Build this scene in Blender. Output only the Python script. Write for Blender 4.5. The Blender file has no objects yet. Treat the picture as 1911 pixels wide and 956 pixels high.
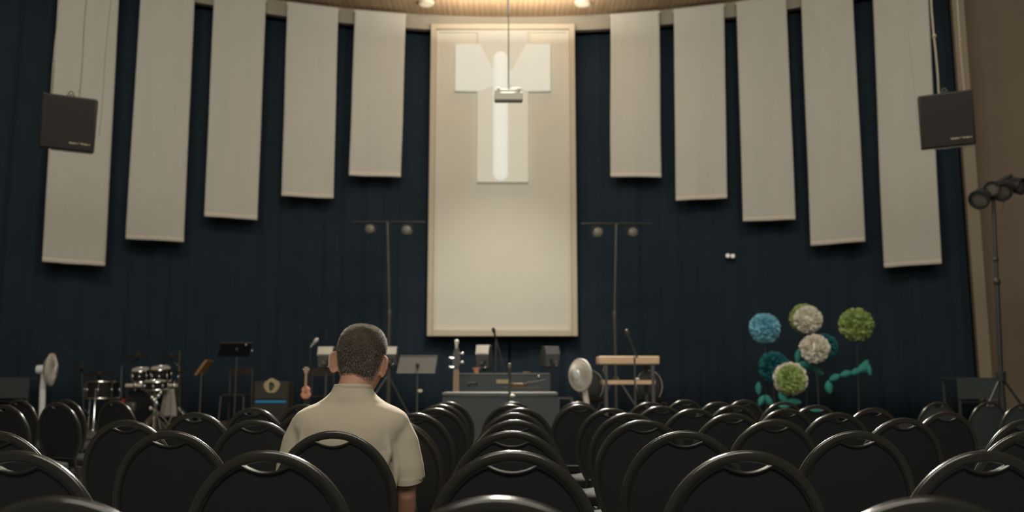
import bpy, bmesh, math, random
from mathutils import Vector, Matrix, noise
PI = math.pi
R = math.radians
random.seed(7)
scene = bpy.context.scene
COL = scene.collection

# ------------------------------------------------------------------ camera
CAM_Z, PITCH, F = 1.07, R(8.07), 1650.0
cp, sp_ = math.cos(PITCH), math.sin(PITCH)
cam = bpy.data.cameras.new('camera')
cam_o = bpy.data.objects.new('camera', cam); COL.objects.link(cam_o)
cam_o.location = (0, 0, CAM_Z); cam_o.rotation_euler = (PI/2 + PITCH, 0, 0)
cam.sensor_width = 36; cam.lens = F/1911*36
cam.dof.use_dof = True; cam.dof.focus_distance = 3.1; cam.dof.aperture_fstop = 2.6
scene.camera = cam_o

def at(px, py, Y):
    """survey helper: the world point at distance Y seen at a photo pixel"""
    u, v = (px-955.5)/F, (478-py)/F
    den = cp - sp_*v
    return Vector((u/den*Y, Y, CAM_Z + (sp_ + cp*v)/den*Y))

# ------------------------------------------------------------------ materials
MATS = {}
def mat(name, color, rough=0.6, metal=0.0, spec=0.5, noise_amt=0.0, noise_scale=20.0, bump=0.0, bump_scale=60.0,
        emit=None, emit_strength=0.0, alpha=1.0, sheen=0.0, stretch=None):
    if name in MATS: return MATS[name]
    m = bpy.data.materials.new(name); m.use_nodes = True
    nt = m.node_tree; b = nt.nodes['Principled BSDF']
    c = (*color, 1)
    b.inputs['Base Color'].default_value = c
    b.inputs['Roughness'].default_value = rough
    b.inputs['Metallic'].default_value = metal
    b.inputs['Specular IOR Level'].default_value = spec
    if sheen: b.inputs['Sheen Weight'].default_value = sheen
    tc = nt.nodes.new('ShaderNodeTexCoord')
    mp = nt.nodes.new('ShaderNodeMapping'); nt.links.new(tc.outputs['Object'], mp.inputs['Vector'])
    if stretch: mp.inputs['Scale'].default_value = stretch
    nz = nt.nodes.new('ShaderNodeTexNoise'); nt.links.new(mp.outputs[0], nz.inputs['Vector'])
    nz.inputs['Scale'].default_value = noise_scale; nz.inputs['Detail'].default_value = 5
    amt = noise_amt if noise_amt else 0.06
    mx = nt.nodes.new('ShaderNodeMix'); mx.data_type = 'RGBA'
    mx.inputs['A'].default_value = (*[max(0, k*(1-amt)) for k in color], 1)
    mx.inputs['B'].default_value = (*[min(1, k*(1+amt)) for k in color], 1)
    nt.links.new(nz.outputs['Fac'], mx.inputs['Factor']); nt.links.new(mx.outputs['Result'], b.inputs['Base Color'])
    if bump:
        n2 = nt.nodes.new('ShaderNodeTexNoise'); nt.links.new(mp.outputs[0], n2.inputs['Vector'])
        n2.inputs['Scale'].default_value = bump_scale; n2.inputs['Detail'].default_value = 4
        bp = nt.nodes.new('ShaderNodeBump'); bp.inputs['Strength'].default_value = bump; bp.inputs['Distance'].default_value = 0.02
        nt.links.new(n2.outputs['Fac'], bp.inputs['Height']); nt.links.new(bp.outputs[0], b.inputs['Normal'])
    if emit:
        b.inputs['Emission Color'].default_value = (*emit, 1); b.inputs['Emission Strength'].default_value = emit_strength
    MATS[name] = m
    return m

M_vinyl = mat('black_vinyl', (0.0165, 0.0180, 0.0185), 0.5, spec=0.25, bump=0.08, bump_scale=300)
M_seat = mat('seat_vinyl', (0.013, 0.0135, 0.012), 0.75, spec=0.12)
M_vinyl_grey = mat('grey_vinyl', (0.050, 0.060, 0.060), 0.5, spec=0.35, bump=0.08, bump_scale=300)
M_frame = mat('bronze_frame', (0.050, 0.047, 0.038), 0.16, metal=0.5, spec=0.8, noise_amt=0.25, noise_scale=90)
M_frame.node_tree.nodes['Principled BSDF'].inputs['Coat Weight'].default_value = 0.3
M_frame.node_tree.nodes['Principled BSDF'].inputs['Coat Roughness'].default_value = 0.3
M_frame.node_tree.nodes['Principled BSDF'].inputs['Coat IOR'].default_value = 1.6
M_curtain = mat('navy_curtain', (0.0235, 0.036, 0.049), 0.9, spec=0.08, noise_amt=0.15, noise_scale=3, bump=0.1, bump_scale=120)
M_banner = mat('cream_banner', (0.59, 0.57, 0.505), 0.9, spec=0.1, noise_amt=0.05, noise_scale=2.5, bump=0.12, bump_scale=6, stretch=(3, 3, 0.35))
M_hem = mat('banner_hem', (0.70, 0.64, 0.55), 0.9, spec=0.1)
M_panel = mat('ivory_panel', (0.66, 0.625, 0.53), 0.7, spec=0.2, noise_amt=0.03, noise_scale=2)
M_pframe = mat('panel_frame', (0.54, 0.465, 0.35), 0.6, noise_amt=0.06, noise_scale=8)
M_fascia = mat('fascia', (0.33, 0.29, 0.225), 0.8, noise_amt=0.12, noise_scale=3)
M_wall = mat('tan_wall', (0.21, 0.165, 0.12), 0.9, spec=0.1, noise_amt=0.1, noise_scale=1.5)
M_pilaster = mat('pilaster', (0.27, 0.22, 0.155), 0.8, noise_amt=0.08)
M_wallback = mat('wall_dark', (0.03, 0.035, 0.04), 0.9, spec=0.1)
M_floor = mat('carpet_floor', (0.045, 0.043, 0.04), 0.85, noise_amt=0.3, noise_scale=40, bump=0.2, bump_scale=300)
M_stage = mat('stage_vinyl', (0.13, 0.13, 0.12), 0.45, noise_amt=0.2, noise_scale=4)
M_skirt = mat('blue_grey_board', (0.052, 0.067, 0.068), 0.6, noise_amt=0.15, noise_scale=5)
M_skirt_edge = mat('worn_edge', (0.12, 0.125, 0.115), 0.4)
M_blackm = mat('black_metal', (0.024, 0.025, 0.025), 0.45, spec=0.5)
M_greym = mat('grey_metal', (0.10, 0.10, 0.09), 0.4, metal=0.4)
M_chrome = mat('chrome', (0.75, 0.75, 0.72), 0.14, metal=1.0)
M_drum = mat('black_lacquer', (0.012, 0.013, 0.014), 0.15, spec=0.8)
M_drumhead = mat('drum_head', (0.5, 0.48, 0.44), 0.6)
M_cymbal = mat('cymbal_bronze', (0.16, 0.12, 0.07), 0.35, metal=0.9)
M_fan = mat('fan_plastic', (0.60, 0.56, 0.48), 0.5)
M_fanw = mat('fan_white', (0.72, 0.74, 0.74), 0.45)
M_wood = mat('light_wood', (0.68, 0.48, 0.30), 0.5, noise_amt=0.15, noise_scale=8, stretch=(1, 12, 12))
M_stick = mat('tan_wood', (0.30, 0.17, 0.07), 0.5)
M_boxg = mat('grey_cabinet', (0.085, 0.09, 0.085), 0.55, noise_amt=0.2, noise_scale=12)
M_boxw = mat('pale_cabinet_top', (0.66, 0.62, 0.53), 0.5)
M_grille = mat('speaker_grille', (0.020, 0.018, 0.015), 0.7, bump=0.5, bump_scale=250)
M_spkbox = mat('speaker_box', (0.018, 0.018, 0.016), 0.6)
M_gold = mat('dull_gold', (0.40, 0.33, 0.18), 0.6)
M_letter = mat('cream_letters', (0.50, 0.44, 0.30), 0.6)
M_blue = mat('blue_light_strip', (0.01, 0.12, 0.22), 0.5, emit=(0.01, 0.16, 0.30), emit_strength=0.35)
M_ampc = mat('amp_cloth', (0.028, 0.027, 0.024), 0.8)
M_red = mat('red_plastic', (0.35, 0.03, 0.02), 0.5)
M_towel = mat('grey_towel', (0.33, 0.29, 0.26), 0.95, bump=0.4, bump_scale=40)
M_chain = mat('pale_cable', (0.30, 0.27, 0.21), 0.6)
M_thin = mat('dark_cable', (0.10, 0.085, 0.07), 0.6)
M_proj = mat('projector_grey', (0.44, 0.42, 0.35), 0.5)
M_brown = mat('brown_seat', (0.035, 0.026, 0.02), 0.7)
M_lens = mat('lamp_lens', (0.14, 0.125, 0.10), 0.35)
M_emer = mat('lamp_glass', (0.75, 0.75, 0.68), 0.3, emit=(0.8, 0.8, 0.7), emit_strength=0.25)
M_skin = mat('skin', (0.47, 0.255, 0.172), 0.55, spec=0.35, noise_amt=0.15, noise_scale=30, bump=0.1, bump_scale=120)
M_skin.node_tree.nodes['Principled BSDF'].inputs['Subsurface Weight'].default_value = 0.15
M_skin.node_tree.nodes['Principled BSDF'].inputs['Subsurface Radius'].default_value = (0.02, 0.008, 0.004)
M_shirt = mat('sand_tshirt', (0.455, 0.395, 0.30), 0.95, spec=0.1, noise_amt=0.06, noise_scale=14, bump=0.22, bump_scale=11, sheen=0.15, stretch=(1, 1, 0.5))
M_collar = mat('shirt_rib', (0.44, 0.38, 0.29), 0.95, spec=0.1)
M_jeans = mat('dark_trousers', (0.025, 0.028, 0.035), 0.9)
M_shoe = mat('black_shoe', (0.015, 0.015, 0.015), 0.5)
M_hair = mat('grey_brown_hair', (0.090, 0.073, 0.054), 0.95, spec=0.08, noise_amt=0.6, noise_scale=42, bump=0.7, bump_scale=260)
M_eye = mat('eye_white', (0.7, 0.68, 0.64), 0.2)
M_iris = mat('iris', (0.05, 0.035, 0.02), 0.2)
M_fl_blue = mat('tissue_blue', (0.27, 0.62, 0.75), 0.9, noise_amt=0.25, noise_scale=10)
M_fl_green = mat('tissue_green', (0.42, 0.54, 0.19), 0.9, noise_amt=0.25, noise_scale=10)
M_fl_white = mat('tissue_white', (0.90, 0.86, 0.74), 0.9, noise_amt=0.1, noise_scale=10)
M_fl_teal = mat('tissue_teal', (0.025, 0.20, 0.23), 0.9, noise_amt=0.3, noise_scale=10)
M_leaf = mat('leaf_teal', (0.05, 0.33, 0.28), 0.85, noise_amt=0.2, noise_scale=12)
M_stem = mat('stem_dark', (0.03, 0.035, 0.033), 0.7)
M_pink = mat('pink_orange_body', (0.62, 0.28, 0.17), 0.4, noise_amt=0.3, noise_scale=14)
M_neck = mat('maple_neck', (0.42, 0.28, 0.19), 0.45)
M_glow_beam = mat('cross_beam_glow', (0.35, 0.33, 0.29), 0.7, emit=(0.80, 0.74, 0.56), emit_strength=0.44)
M_glow_arm = mat('cross_arm_glow', (0.35, 0.34, 0.31), 0.7, emit=(0.84, 0.82, 0.68), emit_strength=0.52)
M_glow_tube = mat('cross_tube_glow', (0.3, 0.3, 0.28), 0.6, emit=(0.88, 0.87, 0.74), emit_strength=0.66)
M_down = mat('downlight', (0.5, 0.45, 0.35), 0.4, emit=(1.0, 0.85, 0.6), emit_strength=0.25)

# ceiling boards: thin planks running away from the viewer
def plank_mat():
    m = bpy.data.materials.new('ceiling_boards'); m.use_nodes = True
    nt = m.node_tree; b = nt.nodes['Principled BSDF']; b.inputs['Roughness'].default_value = 0.5
    tc = nt.nodes.new('ShaderNodeTexCoord')
    w = nt.nodes.new('ShaderNodeTexWave'); w.wave_type = 'BANDS'; w.bands_direction = 'X'
    w.inputs['Scale'].default_value = 3.2; w.inputs['Distortion'].default_value = 0.3; w.inputs['Detail'].default_value = 2
    nt.links.new(tc.outputs['Object'], w.inputs['Vector'])
    mp = nt.nodes.new('ShaderNodeMapping'); mp.inputs['Scale'].default_value = (14, 0.8, 1)
    nt.links.new(tc.outputs['Object'], mp.inputs['Vector'])
    n = nt.nodes.new('ShaderNodeTexNoise'); n.inputs['Scale'].default_value = 2.0; n.inputs['Detail'].default_value = 6
    nt.links.new(mp.outputs[0], n.inputs['Vector'])
    r = nt.nodes.new('ShaderNodeValToRGB')
    r.color_ramp.elements[0].color = (0.24, 0.145, 0.08, 1); r.color_ramp.elements[1].color = (0.56, 0.40, 0.24, 1)
    nt.links.new(n.outputs['Fac'], r.inputs['Fac'])
    mx = nt.nodes.new('ShaderNodeMix'); mx.data_type = 'RGBA'; mx.blend_type = 'MULTIPLY'
    mx.inputs['Factor'].default_value = 0.22
    nt.links.new(r.outputs['Color'], mx.inputs['A']); nt.links.new(w.outputs['Color'], mx.inputs['B'])
    nt.links.new(mx.outputs['Result'], b.inputs['Base Color'])
    return m
M_ceil = plank_mat()

# ------------------------------------------------------------------ mesh builder
class MB:
    def __init__(s): s.v = []; s.f = []
    def add(s, vs, fs):
        o = len(s.v); s.v += [Vector(p) for p in vs]; s.f += [tuple(i+o for i in f) for f in fs]; return s
    def box(s, c, d, rot=None):
        c = Vector(c); hx, hy, hz = d[0]/2, d[1]/2, d[2]/2
        vs = [Vector((x, y, z)) for x in (-hx, hx) for y in (-hy, hy) for z in (-hz, hz)]
        if rot is not None:
            m = rot if isinstance(rot, Matrix) else Matrix.Rotation(rot, 3, 'Z')
            vs = [m @ p for p in vs]
        return s.add([c+p for p in vs], [(0,1,3,2), (4,6,7,5), (0,4,5,1), (2,3,7,6), (0,2,6,4), (1,5,7,3)])
    def tube(s, pts, r, n=10, cap=True, ry=None, up=None):
        pts = [Vector(p) for p in pts]; N = len(pts)
        rs = r if isinstance(r, (list, tuple)) else [r]*N
        rys = (ry if isinstance(ry, (list, tuple)) else [ry]*N) if ry is not None else rs
        prev = None; vs = []
        for i, p in enumerate(pts):
            t = (pts[min(i+1, N-1)] - pts[max(i-1, 0)])
            if t.length < 1e-9: t = Vector((0, 0, 1))
            t.normalize()
            if up is not None: a = Vector(up)
            elif prev is None: a = Vector((0, 0, 1)) if abs(t.z) < 0.9 else Vector((0, 1, 0))
            else: a = prev
            a = a - t*a.dot(t)
            if a.length < 1e-6: a = t.orthogonal()
            a.normalize(); b = t.cross(a); prev = a
            for k in range(n):
                th = 2*PI*k/n
                vs.append(p + b*math.cos(th)*rs[i] + a*math.sin(th)*rys[i])
        fs = [(i*n+k, i*n+(k+1) % n, (i+1)*n+(k+1) % n, (i+1)*n+k) for i in range(N-1) for k in range(n)]
        if cap: fs += [tuple(range(n-1, -1, -1)), tuple((N-1)*n+k for k in range(n))]
        return s.add(vs, fs)
    def cyl(s, a, b, r, n=16): return s.tube([a, b], r, n)
    def limb(s, pts, rs, n=14, ry=None, up=None):
        """tube with rounded ends"""
        pts = [Vector(p) for p in pts]; rs = list(rs)
        rr = list(ry) if ry is not None else None
        d0 = (pts[0]-pts[1]).normalized(); d1 = (pts[-1]-pts[-2]).normalized()
        P = []; Q = []; Y = []
        for a in (85, 60, 30):
            P.append(pts[0] + d0*rs[0]*math.sin(R(a))); Q.append(rs[0]*math.cos(R(a))); Y.append((rr[0] if rr else rs[0])*math.cos(R(a)))
        P += pts; Q += rs; Y += (rr or rs)
        for a in (30, 60, 85):
            P.append(pts[-1] + d1*rs[-1]*math.sin(R(a))); Q.append(rs[-1]*math.cos(R(a))); Y.append((rr[-1] if rr else rs[-1])*math.cos(R(a)))
        return s.tube(P, Q, n, True, Y, up)
    def ell(s, c, r, nu=16, nv=10, rot=None):
        c = Vector(c); r = r if isinstance(r, (tuple, list)) else (r, r, r)
        vs = [(0, 0, 1)] + [(math.sin(PI*j/nv)*math.cos(2*PI*i/nu), math.sin(PI*j/nv)*math.sin(2*PI*i/nu), math.cos(PI*j/nv)) for j in range(1, nv) for i in range(nu)] + [(0, 0, -1)]
        vs = [Vector((a*r[0], b*r[1], d*r[2])) for a, b, d in vs]
        if rot is not None: vs = [rot @ p for p in vs]
        fs = [(0, 1+i, 1+(i+1) % nu) for i in range(nu)]
        for j in range(nv-2):
            for i in range(nu):
                a = 1+j*nu; fs.append((a+i, a+nu+i, a+nu+(i+1) % nu, a+(i+1) % nu))
        L = len(vs)-1; a = 1+(nv-2)*nu
        fs += [(a+i, L, a+(i+1) % nu) for i in range(nu)]
        return s.add([c+p for p in vs], fs)
    def lathe(s, c, axis, prof, n=24):
        """prof: list of (distance along axis, radius)"""
        axis = Vector(axis).normalized(); c = Vector(c)
        a = axis.orthogonal().normalized(); b = axis.cross(a)
        vs = [c + axis*h + (a*math.cos(2*PI*k/n) + b*math.sin(2*PI*k/n))*max(r, 1e-4) for h, r in prof for k in range(n)]
        N = len(prof)
        fs = [(i*n+k, i*n+(k+1) % n, (i+1)*n+(k+1) % n, (i+1)*n+k) for i in range(N-1) for k in range(n)]
        fs += [tuple(range(n-1, -1, -1)), tuple((N-1)*n+k for k in range(n))]
        return s.add(vs, fs)
    def torus(s, c, axis, rad, r, n=28, m=8):
        axis = Vector(axis).normalized(); c = Vector(c); a = axis.orthogonal().normalized(); b = axis.cross(a)
        vs = []
        for k in range(n):
            t = 2*PI*k/n; d = a*math.cos(t)+b*math.sin(t)
            for j in range(m):
                q = 2*PI*j/m; vs.append(c + d*(rad + r*math.cos(q)) + axis*r*math.sin(q))
        fs = [(k*m+j, ((k+1) % n)*m+j, ((k+1) % n)*m+(j+1) % m, k*m+(j+1) % m) for k in range(n) for j in range(m)]
        return s.add(vs, fs)
    def prism(s, pts, d):
        """closed outline pts (3D), extruded by vector d"""
        pts = [Vector(p) for p in pts]; n = len(pts); d = Vector(d)
        return s.add(pts + [p+d for p in pts], [tuple(range(n-1, -1, -1)), tuple(range(n, 2*n))] + [(i, (i+1) % n, n+(i+1) % n, n+i) for i in range(n)])
    def rings(s, rings, cap=True):
        n = len(rings[0]); vs = [p for r in rings for p in r]; N = len(rings)
        fs = [(i*n+k, i*n+(k+1) % n, (i+1)*n+(k+1) % n, (i+1)*n+k) for i in range(N-1) for k in range(n)]
        if cap: fs += [tuple(range(n-1, -1, -1)), tuple((N-1)*n+k for k in range(n))]
        return s.add(vs, fs)
    def mesh(s, name, m, smooth=35, fix=True):
        me = bpy.data.meshes.new(name); me.from_pydata([tuple(p) for p in s.v], [], s.f); me.update()
        if fix:
            bm = bmesh.new(); bm.from_mesh(me); bmesh.ops.recalc_face_normals(bm, faces=bm.faces); bm.to_mesh(me); bm.free()
        if m is not None: me.materials.append(m)
        if smooth:
            me.shade_smooth()
            try: me.set_sharp_from_angle(angle=R(smooth))
            except Exception: pass
        return me
    def build(s, name, m, parent=None, smooth=35, bevel=0, fix=True):
        o = bpy.data.objects.new(name, s.mesh(name, m, smooth, fix)); COL.objects.link(o)
        if parent is not None: o.parent = parent
        if bevel:
            b = o.modifiers.new('bevel', 'BEVEL'); b.width = bevel; b.segments = 2; b.limit_method = 'ANGLE'; b.angle_limit = R(40)
        return o

def tag(o, label, cat, group=None):
    o['label'] = label; o['category'] = cat
    if group: o['group'] = group
    return o
def thing(name, loc, label, cat, rz=0, group=None, rot=None):
    o = bpy.data.objects.new(name, None); COL.objects.link(o); o.empty_display_size = 0.1
    o.location = loc; o.rotation_euler = rot if rot else (0, 0, rz)
    return tag(o, label, cat, group)
def struct(o): o['kind'] = 'structure'; return o

# ------------------------------------------------------------------ room shell
ARC_R, ARC_Y = 12.5, 3.5
STAGE_Z = 0.42
CEIL_Z = 7.81
def arc(deg, r=ARC_R, z=0.0): return Vector((r*math.sin(R(deg)), ARC_Y + r*math.cos(R(deg)), z))

def on_arc(px, py, r):
    u, v = (px-955.5)/F, (478-py)/F
    d = Vector((u, cp - sp_*v, sp_ + cp*v))
    a = d.x*d.x + d.y*d.y; b = -2*d.y*ARC_Y; c = ARC_Y**2 - r*r
    t = (-b + math.sqrt(b*b-4*a*c))/(2*a); p = d*t
    return math.degrees(math.atan2(p.x, p.y-ARC_Y)), p.z + CAM_Z
struct(MB().box((0, 6, -0.05), (26, 26, 0.1)).build('floor', M_floor, smooth=0))
st = MB()
front = [(-9.6, 10.6), (-5, 10.25), (0, 10.1), (5, 10.25), (7.8, 10.4)]
poly = [Vector((x, y, 0.0)) for x, y in front] + [arc(a, 12.7) for a in (37, 28, 18, 8, 0, -10, -20, -30, -40, -47)]
st.prism(poly, (0, 0, STAGE_Z)); struct(st.build('stage_platform', M_stage, bevel=0.01))
struct(MB().prism([Vector((x, y-0.02, STAGE_Z)) for x, y in front] + [Vector((x, y+0.05, STAGE_Z)) for x, y in reversed(front)], (0, 0, 0.012)).build('trim_2', M_greym))
# ceiling
cl = MB(); cl.box((0, 6.6, CEIL_Z+0.1), (26, 20, 0.2)); struct(cl.build('ceiling', M_ceil, smooth=0))
# curved rear wall
def arc_wall(a0, a1, r0, r1, z0, z1, n=60):
    m = MB(); vs = []
    for i in range(n+1):
        a = a0 + (a1-a0)*i/n
        vs += [arc(a, r0, z0), arc(a, r0, z1), arc(a, r1, z1), arc(a, r1, z0)]
    fs = []
    for i in range(n):
        for k in range(4): fs.append((i*4+k, i*4+(k+1) % 4, i*4+4+(k+1) % 4, i*4+4+k))
    fs += [(0, 1, 2, 3), (n*4+3, n*4+2, n*4+1, n*4)]
    return m.add(vs, fs)
ENDA = on_arc(1799, 400, 12.5)[0]
struct(arc_wall(-50, ENDA, 12.75, 12.95, 0, CEIL_Z).build('wall_back', M_wallback))
struct(arc_wall(-50, ENDA-0.2, 12.22, 12.34, 7.53, CEIL_Z).build('trim_1', M_fascia))
# side walls
pR = arc(ENDA+0.3, 12.55); wl = MB()
def wall_seg(m, a, b, th, z0=0, z1=CEIL_Z):
    a, b = Vector((a[0], a[1], 0)), Vector((b[0], b[1], 0)); d = (b-a).normalized(); nrm = Vector((d.y, -d.x, 0))
    return m.prism([a+Vector((0, 0, z0)), b+Vector((0, 0, z0)), b+nrm*-th+Vector((0, 0, z0)), a+nrm*-th+Vector((0, 0, z0))], (0, 0, z1-z0))
w = MB(); wall_seg(w, (pR.x+0.05, pR.y+0.15), (11.2, 11.6), 0.2); struct(w.build('wall_right', M_wall, smooth=0))
w = MB(); wall_seg(w, (11.2, 11.6), (11.2, -3), 0.2); struct(w.build('wall_right', M_wall, smooth=0))
w = MB(); a_ = arc(-49.5, 12.75); wall_seg(w, (a_.x, -3), (a_.x, a_.y), 0.2); struct(w.build('wall_left', M_wall, smooth=0))
# pilaster strip closing the curtain on the right
w = MB(); q = at(1811, 400, 13.25); w.box((q.x+0.02, 13.22, CEIL_Z/2), (0.17, 0.24, CEIL_Z), R(-20)); struct(w.build('trim_3', M_pilaster, bevel=0.01))

# ------------------------------------------------------------------ curtains
def curtain(a0, a1, seed, label):
    rnd = random.Random(seed); m = MB(); n = int(abs(a1-a0)*14)
    cols = []; ph = 0.0
    for i in range(n+1):
        a = a0 + (a1-a0)*i/n
        w = 0.5+0.5*noise.noise(Vector((a*0.35, seed, 0)))
        ph += (0.10 + 0.13*w)
        off = 0.030*math.sin(ph) + 0.008*math.sin(ph*2.7+1) + 0.05*noise.noise(Vector((a*0.5, seed+5, 0)))
        cols.append((a, off))
    zs = [STAGE_Z+0.012, 1.2, 2.2, 3.4, 4.8, 6.2, 7.55]
    vs = []
    for j, z in enumerate(zs):
        for a, off in cols:
            k = 1.25 - 0.07*j
            vs.append(arc(a, 12.52 + off*k + 0.02*noise.noise(Vector((a*0.6, z*0.7, seed))), z))
    nc = n+1
    fs = [(j*nc+i, j*nc+i+1, (j+1)*nc+i+1, (j+1)*nc+i) for j in range(len(zs)-1) for i in range(n)]
    m.add(vs, fs)
    o = m.build('stage_curtain', M_curtain, smooth=60, fix=False)
    sd = o.modifiers.new('thick', 'SOLIDIFY'); sd.thickness = 0.008
    return tag(o, label, 'curtain')
curtain(-49, -0.3, 3, 'long navy pleated stage curtain covering the left half of the curved wall')
curtain(-0.1, on_arc(1799, 400, 12.5)[0], 9, 'long navy pleated stage curtain covering the right half of the curved wall')

# ------------------------------------------------------------------ hanging banners
BR = 12.1
banners = [
 ((78,489),(196,497),(107,0),(221,0), 'longest white banner at far left, behind the hanging speaker'),
 ((234,446),(343,452),(262,0),(363,0), 'long white cloth banner hanging second from the left'),
 ((381,404),(480,411),(399,0),(496,13), 'middle one of the five white banners left of the screen'),
 ((525,366),(622,371),(536,16),(631,30), 'white cloth banner hanging second to the left of the screen'),
 ((651,328),(748,331),(662,35),(757,42), 'short white banner hanging immediately left of the ivory screen'),
 ((1139,330),(1234,331),(1140,44),(1231,42), 'short white banner hanging immediately right of the ivory screen'),
 ((1261,375),(1357,370),(1258,38),(1352,31), 'white cloth banner hanging second to the right of the screen'),
 ((1387,414),(1485,410),(1375,27),(1468,18), 'middle one of the five white banners right of the screen'),
 ((1513,459),(1615,451),(1496,14),(1592,0), 'long white cloth banner hanging second from the right'),
 ((1649,500),(1757,492),(1630,0),(1734,0), 'longest white banner at far right, partly behind the hanging speaker')]
for bi, (bl, br_, tl, tr, lab) in enumerate(banners):
    (a0, z0), (a1, z1) = on_arc(*bl, BR), on_arc(*br_, BR)
    (b0, _), (b1, _) = on_arc(*tl, BR), on_arc(*tr, BR)
    zt = CEIL_Z - 0.05
    zb = (z0+z1)/2
    t0, t1 = arc(b0, BR), arc(b1, BR); g0, g1 = arc(a0, BR), arc(a1, BR)
    m = MB(); nu, nv = 24, 40; vs = []
    nrm = -(arc((a0+a1)/2, 1)-Vector((0, ARC_Y, 0))); nrm.z = 0; nrm.normalize()
    def P(u, v, off=0.0):
        top = t0.lerp(t1, u); bot = g0.lerp(g1, u); p = top.lerp(bot, v)
        p.z = zt + ((z0*(1-u)+z1*u) - zt)*v
        rip = 0.014*v*math.sin(u*7+bi*1.7+v*2) + 0.02*v*noise.noise(Vector((u*3+bi*9, v*1.5, bi)))
        rip += 0.006*noise.noise(Vector((u*9, v*3, bi+40)))
        sway = 0.012*v*noise.noise(Vector((v*2.2, bi*3, 1)))
        return p + nrm*(rip+off) + (g1-g0).normalized()*sway
    for j in range(nv+1):
        for i in range(nu+1): vs.append(P(i/nu, j/nv))
    W = nu+1
    m.add(vs, [(j*W+i, j*W+i+1, (j+1)*W+i+1, (j+1)*W+i) for j in range(nv) for i in range(nu)])
    root = thing('hanging_banner', (t0+t1)/2*1.0 + Vector((0, 0, zt)), lab, 'banner', group=None)
    root.rotation_euler = (0, 0, 0); off = root.location.copy()
    m.v = [p-off for p in m.v]
    o = m.build('cloth', M_banner, root, smooth=80, fix=False); sd = o.modifiers.new('thick', 'SOLIDIFY'); sd.thickness = 0.004
    h = MB(); L = zt-zb
    for (va, vb) in ((1-0.075/L, 1.0),):
        vs = [P(i/nu, vv, 0.006)-off for vv in (va, (va+vb)/2, vb) for i in range(nu+1)]
        h.add(vs, [(j*W+i, j*W+i+1, (j+1)*W+i+1, (j+1)*W+i) for j in range(2) for i in range(nu)])
    ho = h.build('bottom_hem', M_hem, root, smooth=80, fix=False); sd = ho.modifiers.new('thick', 'SOLIDIFY'); sd.thickness = 0.008; sd.offset = 0
    MB().tube([P(-0.02, 0.012, 0.0)-off, P(1.02, 0.012, 0.0)-off], 0.014, 8).build('top_rod', M_hem, root)

# ------------------------------------------------------------------ screen panel and cross
PY = 15.62
bl = at(795, 628, PY); br = at(1080, 628, PY); tp = at(937, 47, PY)
pcx = (bl.x+br.x)/2; pw = (br.x-bl.x)*0.985; pz0 = bl.z; pz1 = min(tp.z, CEIL_Z-0.04)
scr = thing('wall_screen', (pcx, PY, pz0), 'tall ivory wall panel with a tan frame behind the glowing cross', 'screen')
H = pz1-pz0
m = MB(); m.box((0, 0.06, H/2), (pw-0.1, 0.1, H-0.1)); m.build('panel', M_panel, scr, smooth=0)
m = MB(); t = 0.1
for (cx, cz, dx, dz) in ((-pw/2+t/2, H/2, t, H), (pw/2-t/2, H/2, t, H), (0, t/2, pw-2*t, t), (0, H-t/2, pw-2*t, t)):
    m.box((cx, 0.0, cz), (dx, 0.14, dz))
m.build('outer_frame', M_pframe, scr, bevel=0.008)
m = MB(); t2 = 0.05; iw = pw-2*t
for (cx, cz, dx, dz) in ((-iw/2+t2/2, H/2, t2, H-2*t), (iw/2-t2/2, H/2, t2, H-2*t), (0, t+t2/2, iw-2*t2, t2), (0, H-t-t2/2, iw-2*t2, t2)):
    m.box((cx, 0.01, cz), (dx, 0.06, dz))
m.build('inner_lip', M_panel, scr, bevel=0.01)

CY = PY-0.06
c0 = at(890, 340, CY); c1 = at(986, 340, CY); ct = at(938, 58, CY)
a0 = at(849, 170, CY); a1 = at(1027, 170, CY); at_ = at(938, 83, CY)
ccx = (c0.x+c1.x)/2; cw = (c1.x-c0.x); aw = (a1.x-a0.x)
cross = thing('lit_cross', (ccx, CY, c0.z), 'large glowing white cross mounted high on the ivory screen', 'cross')
cH = ct.z-c0.z
MB().box((0, 0.01, cH/2), (cw, 0.05, cH)).build('upright_beam', M_glow_beam, cross, bevel=0.01)
for sgn in (-1, 1):
    zl, zh = a0.z-c0.z, at_.z-c0.z; hh = zh-zl
    prof = [(sgn*aw/2, zl), (sgn*aw/2, zh), (sgn*cw*0.46, zh), (sgn*cw*0.20, zl+hh*0.45), (0, zl+hh*0.40), (0, zl+hh*0.16), (sgn*cw*0.46, zl-0.01)]
    mm = MB().prism([Vector((x, -0.032, z)) for x, z in prof], (0, 0.05, 0))
    mm.build('cross_arm', M_glow_arm, cross, bevel=0.008)
g0 = at(918, 330, CY); g1 = at(950, 330, CY); gt = at(934, 97, CY)
MB().limb([(((g0.x+g1.x)/2-ccx), -0.02, 0.15), (((g0.x+g1.x)/2-ccx), -0.02, gt.z-c0.z-0.13)], [0.13, 0.13], 20, ry=[0.045, 0.045], up=(0, 1, 0)).build('lamp_tube', M_glow_tube, cross)

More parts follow.
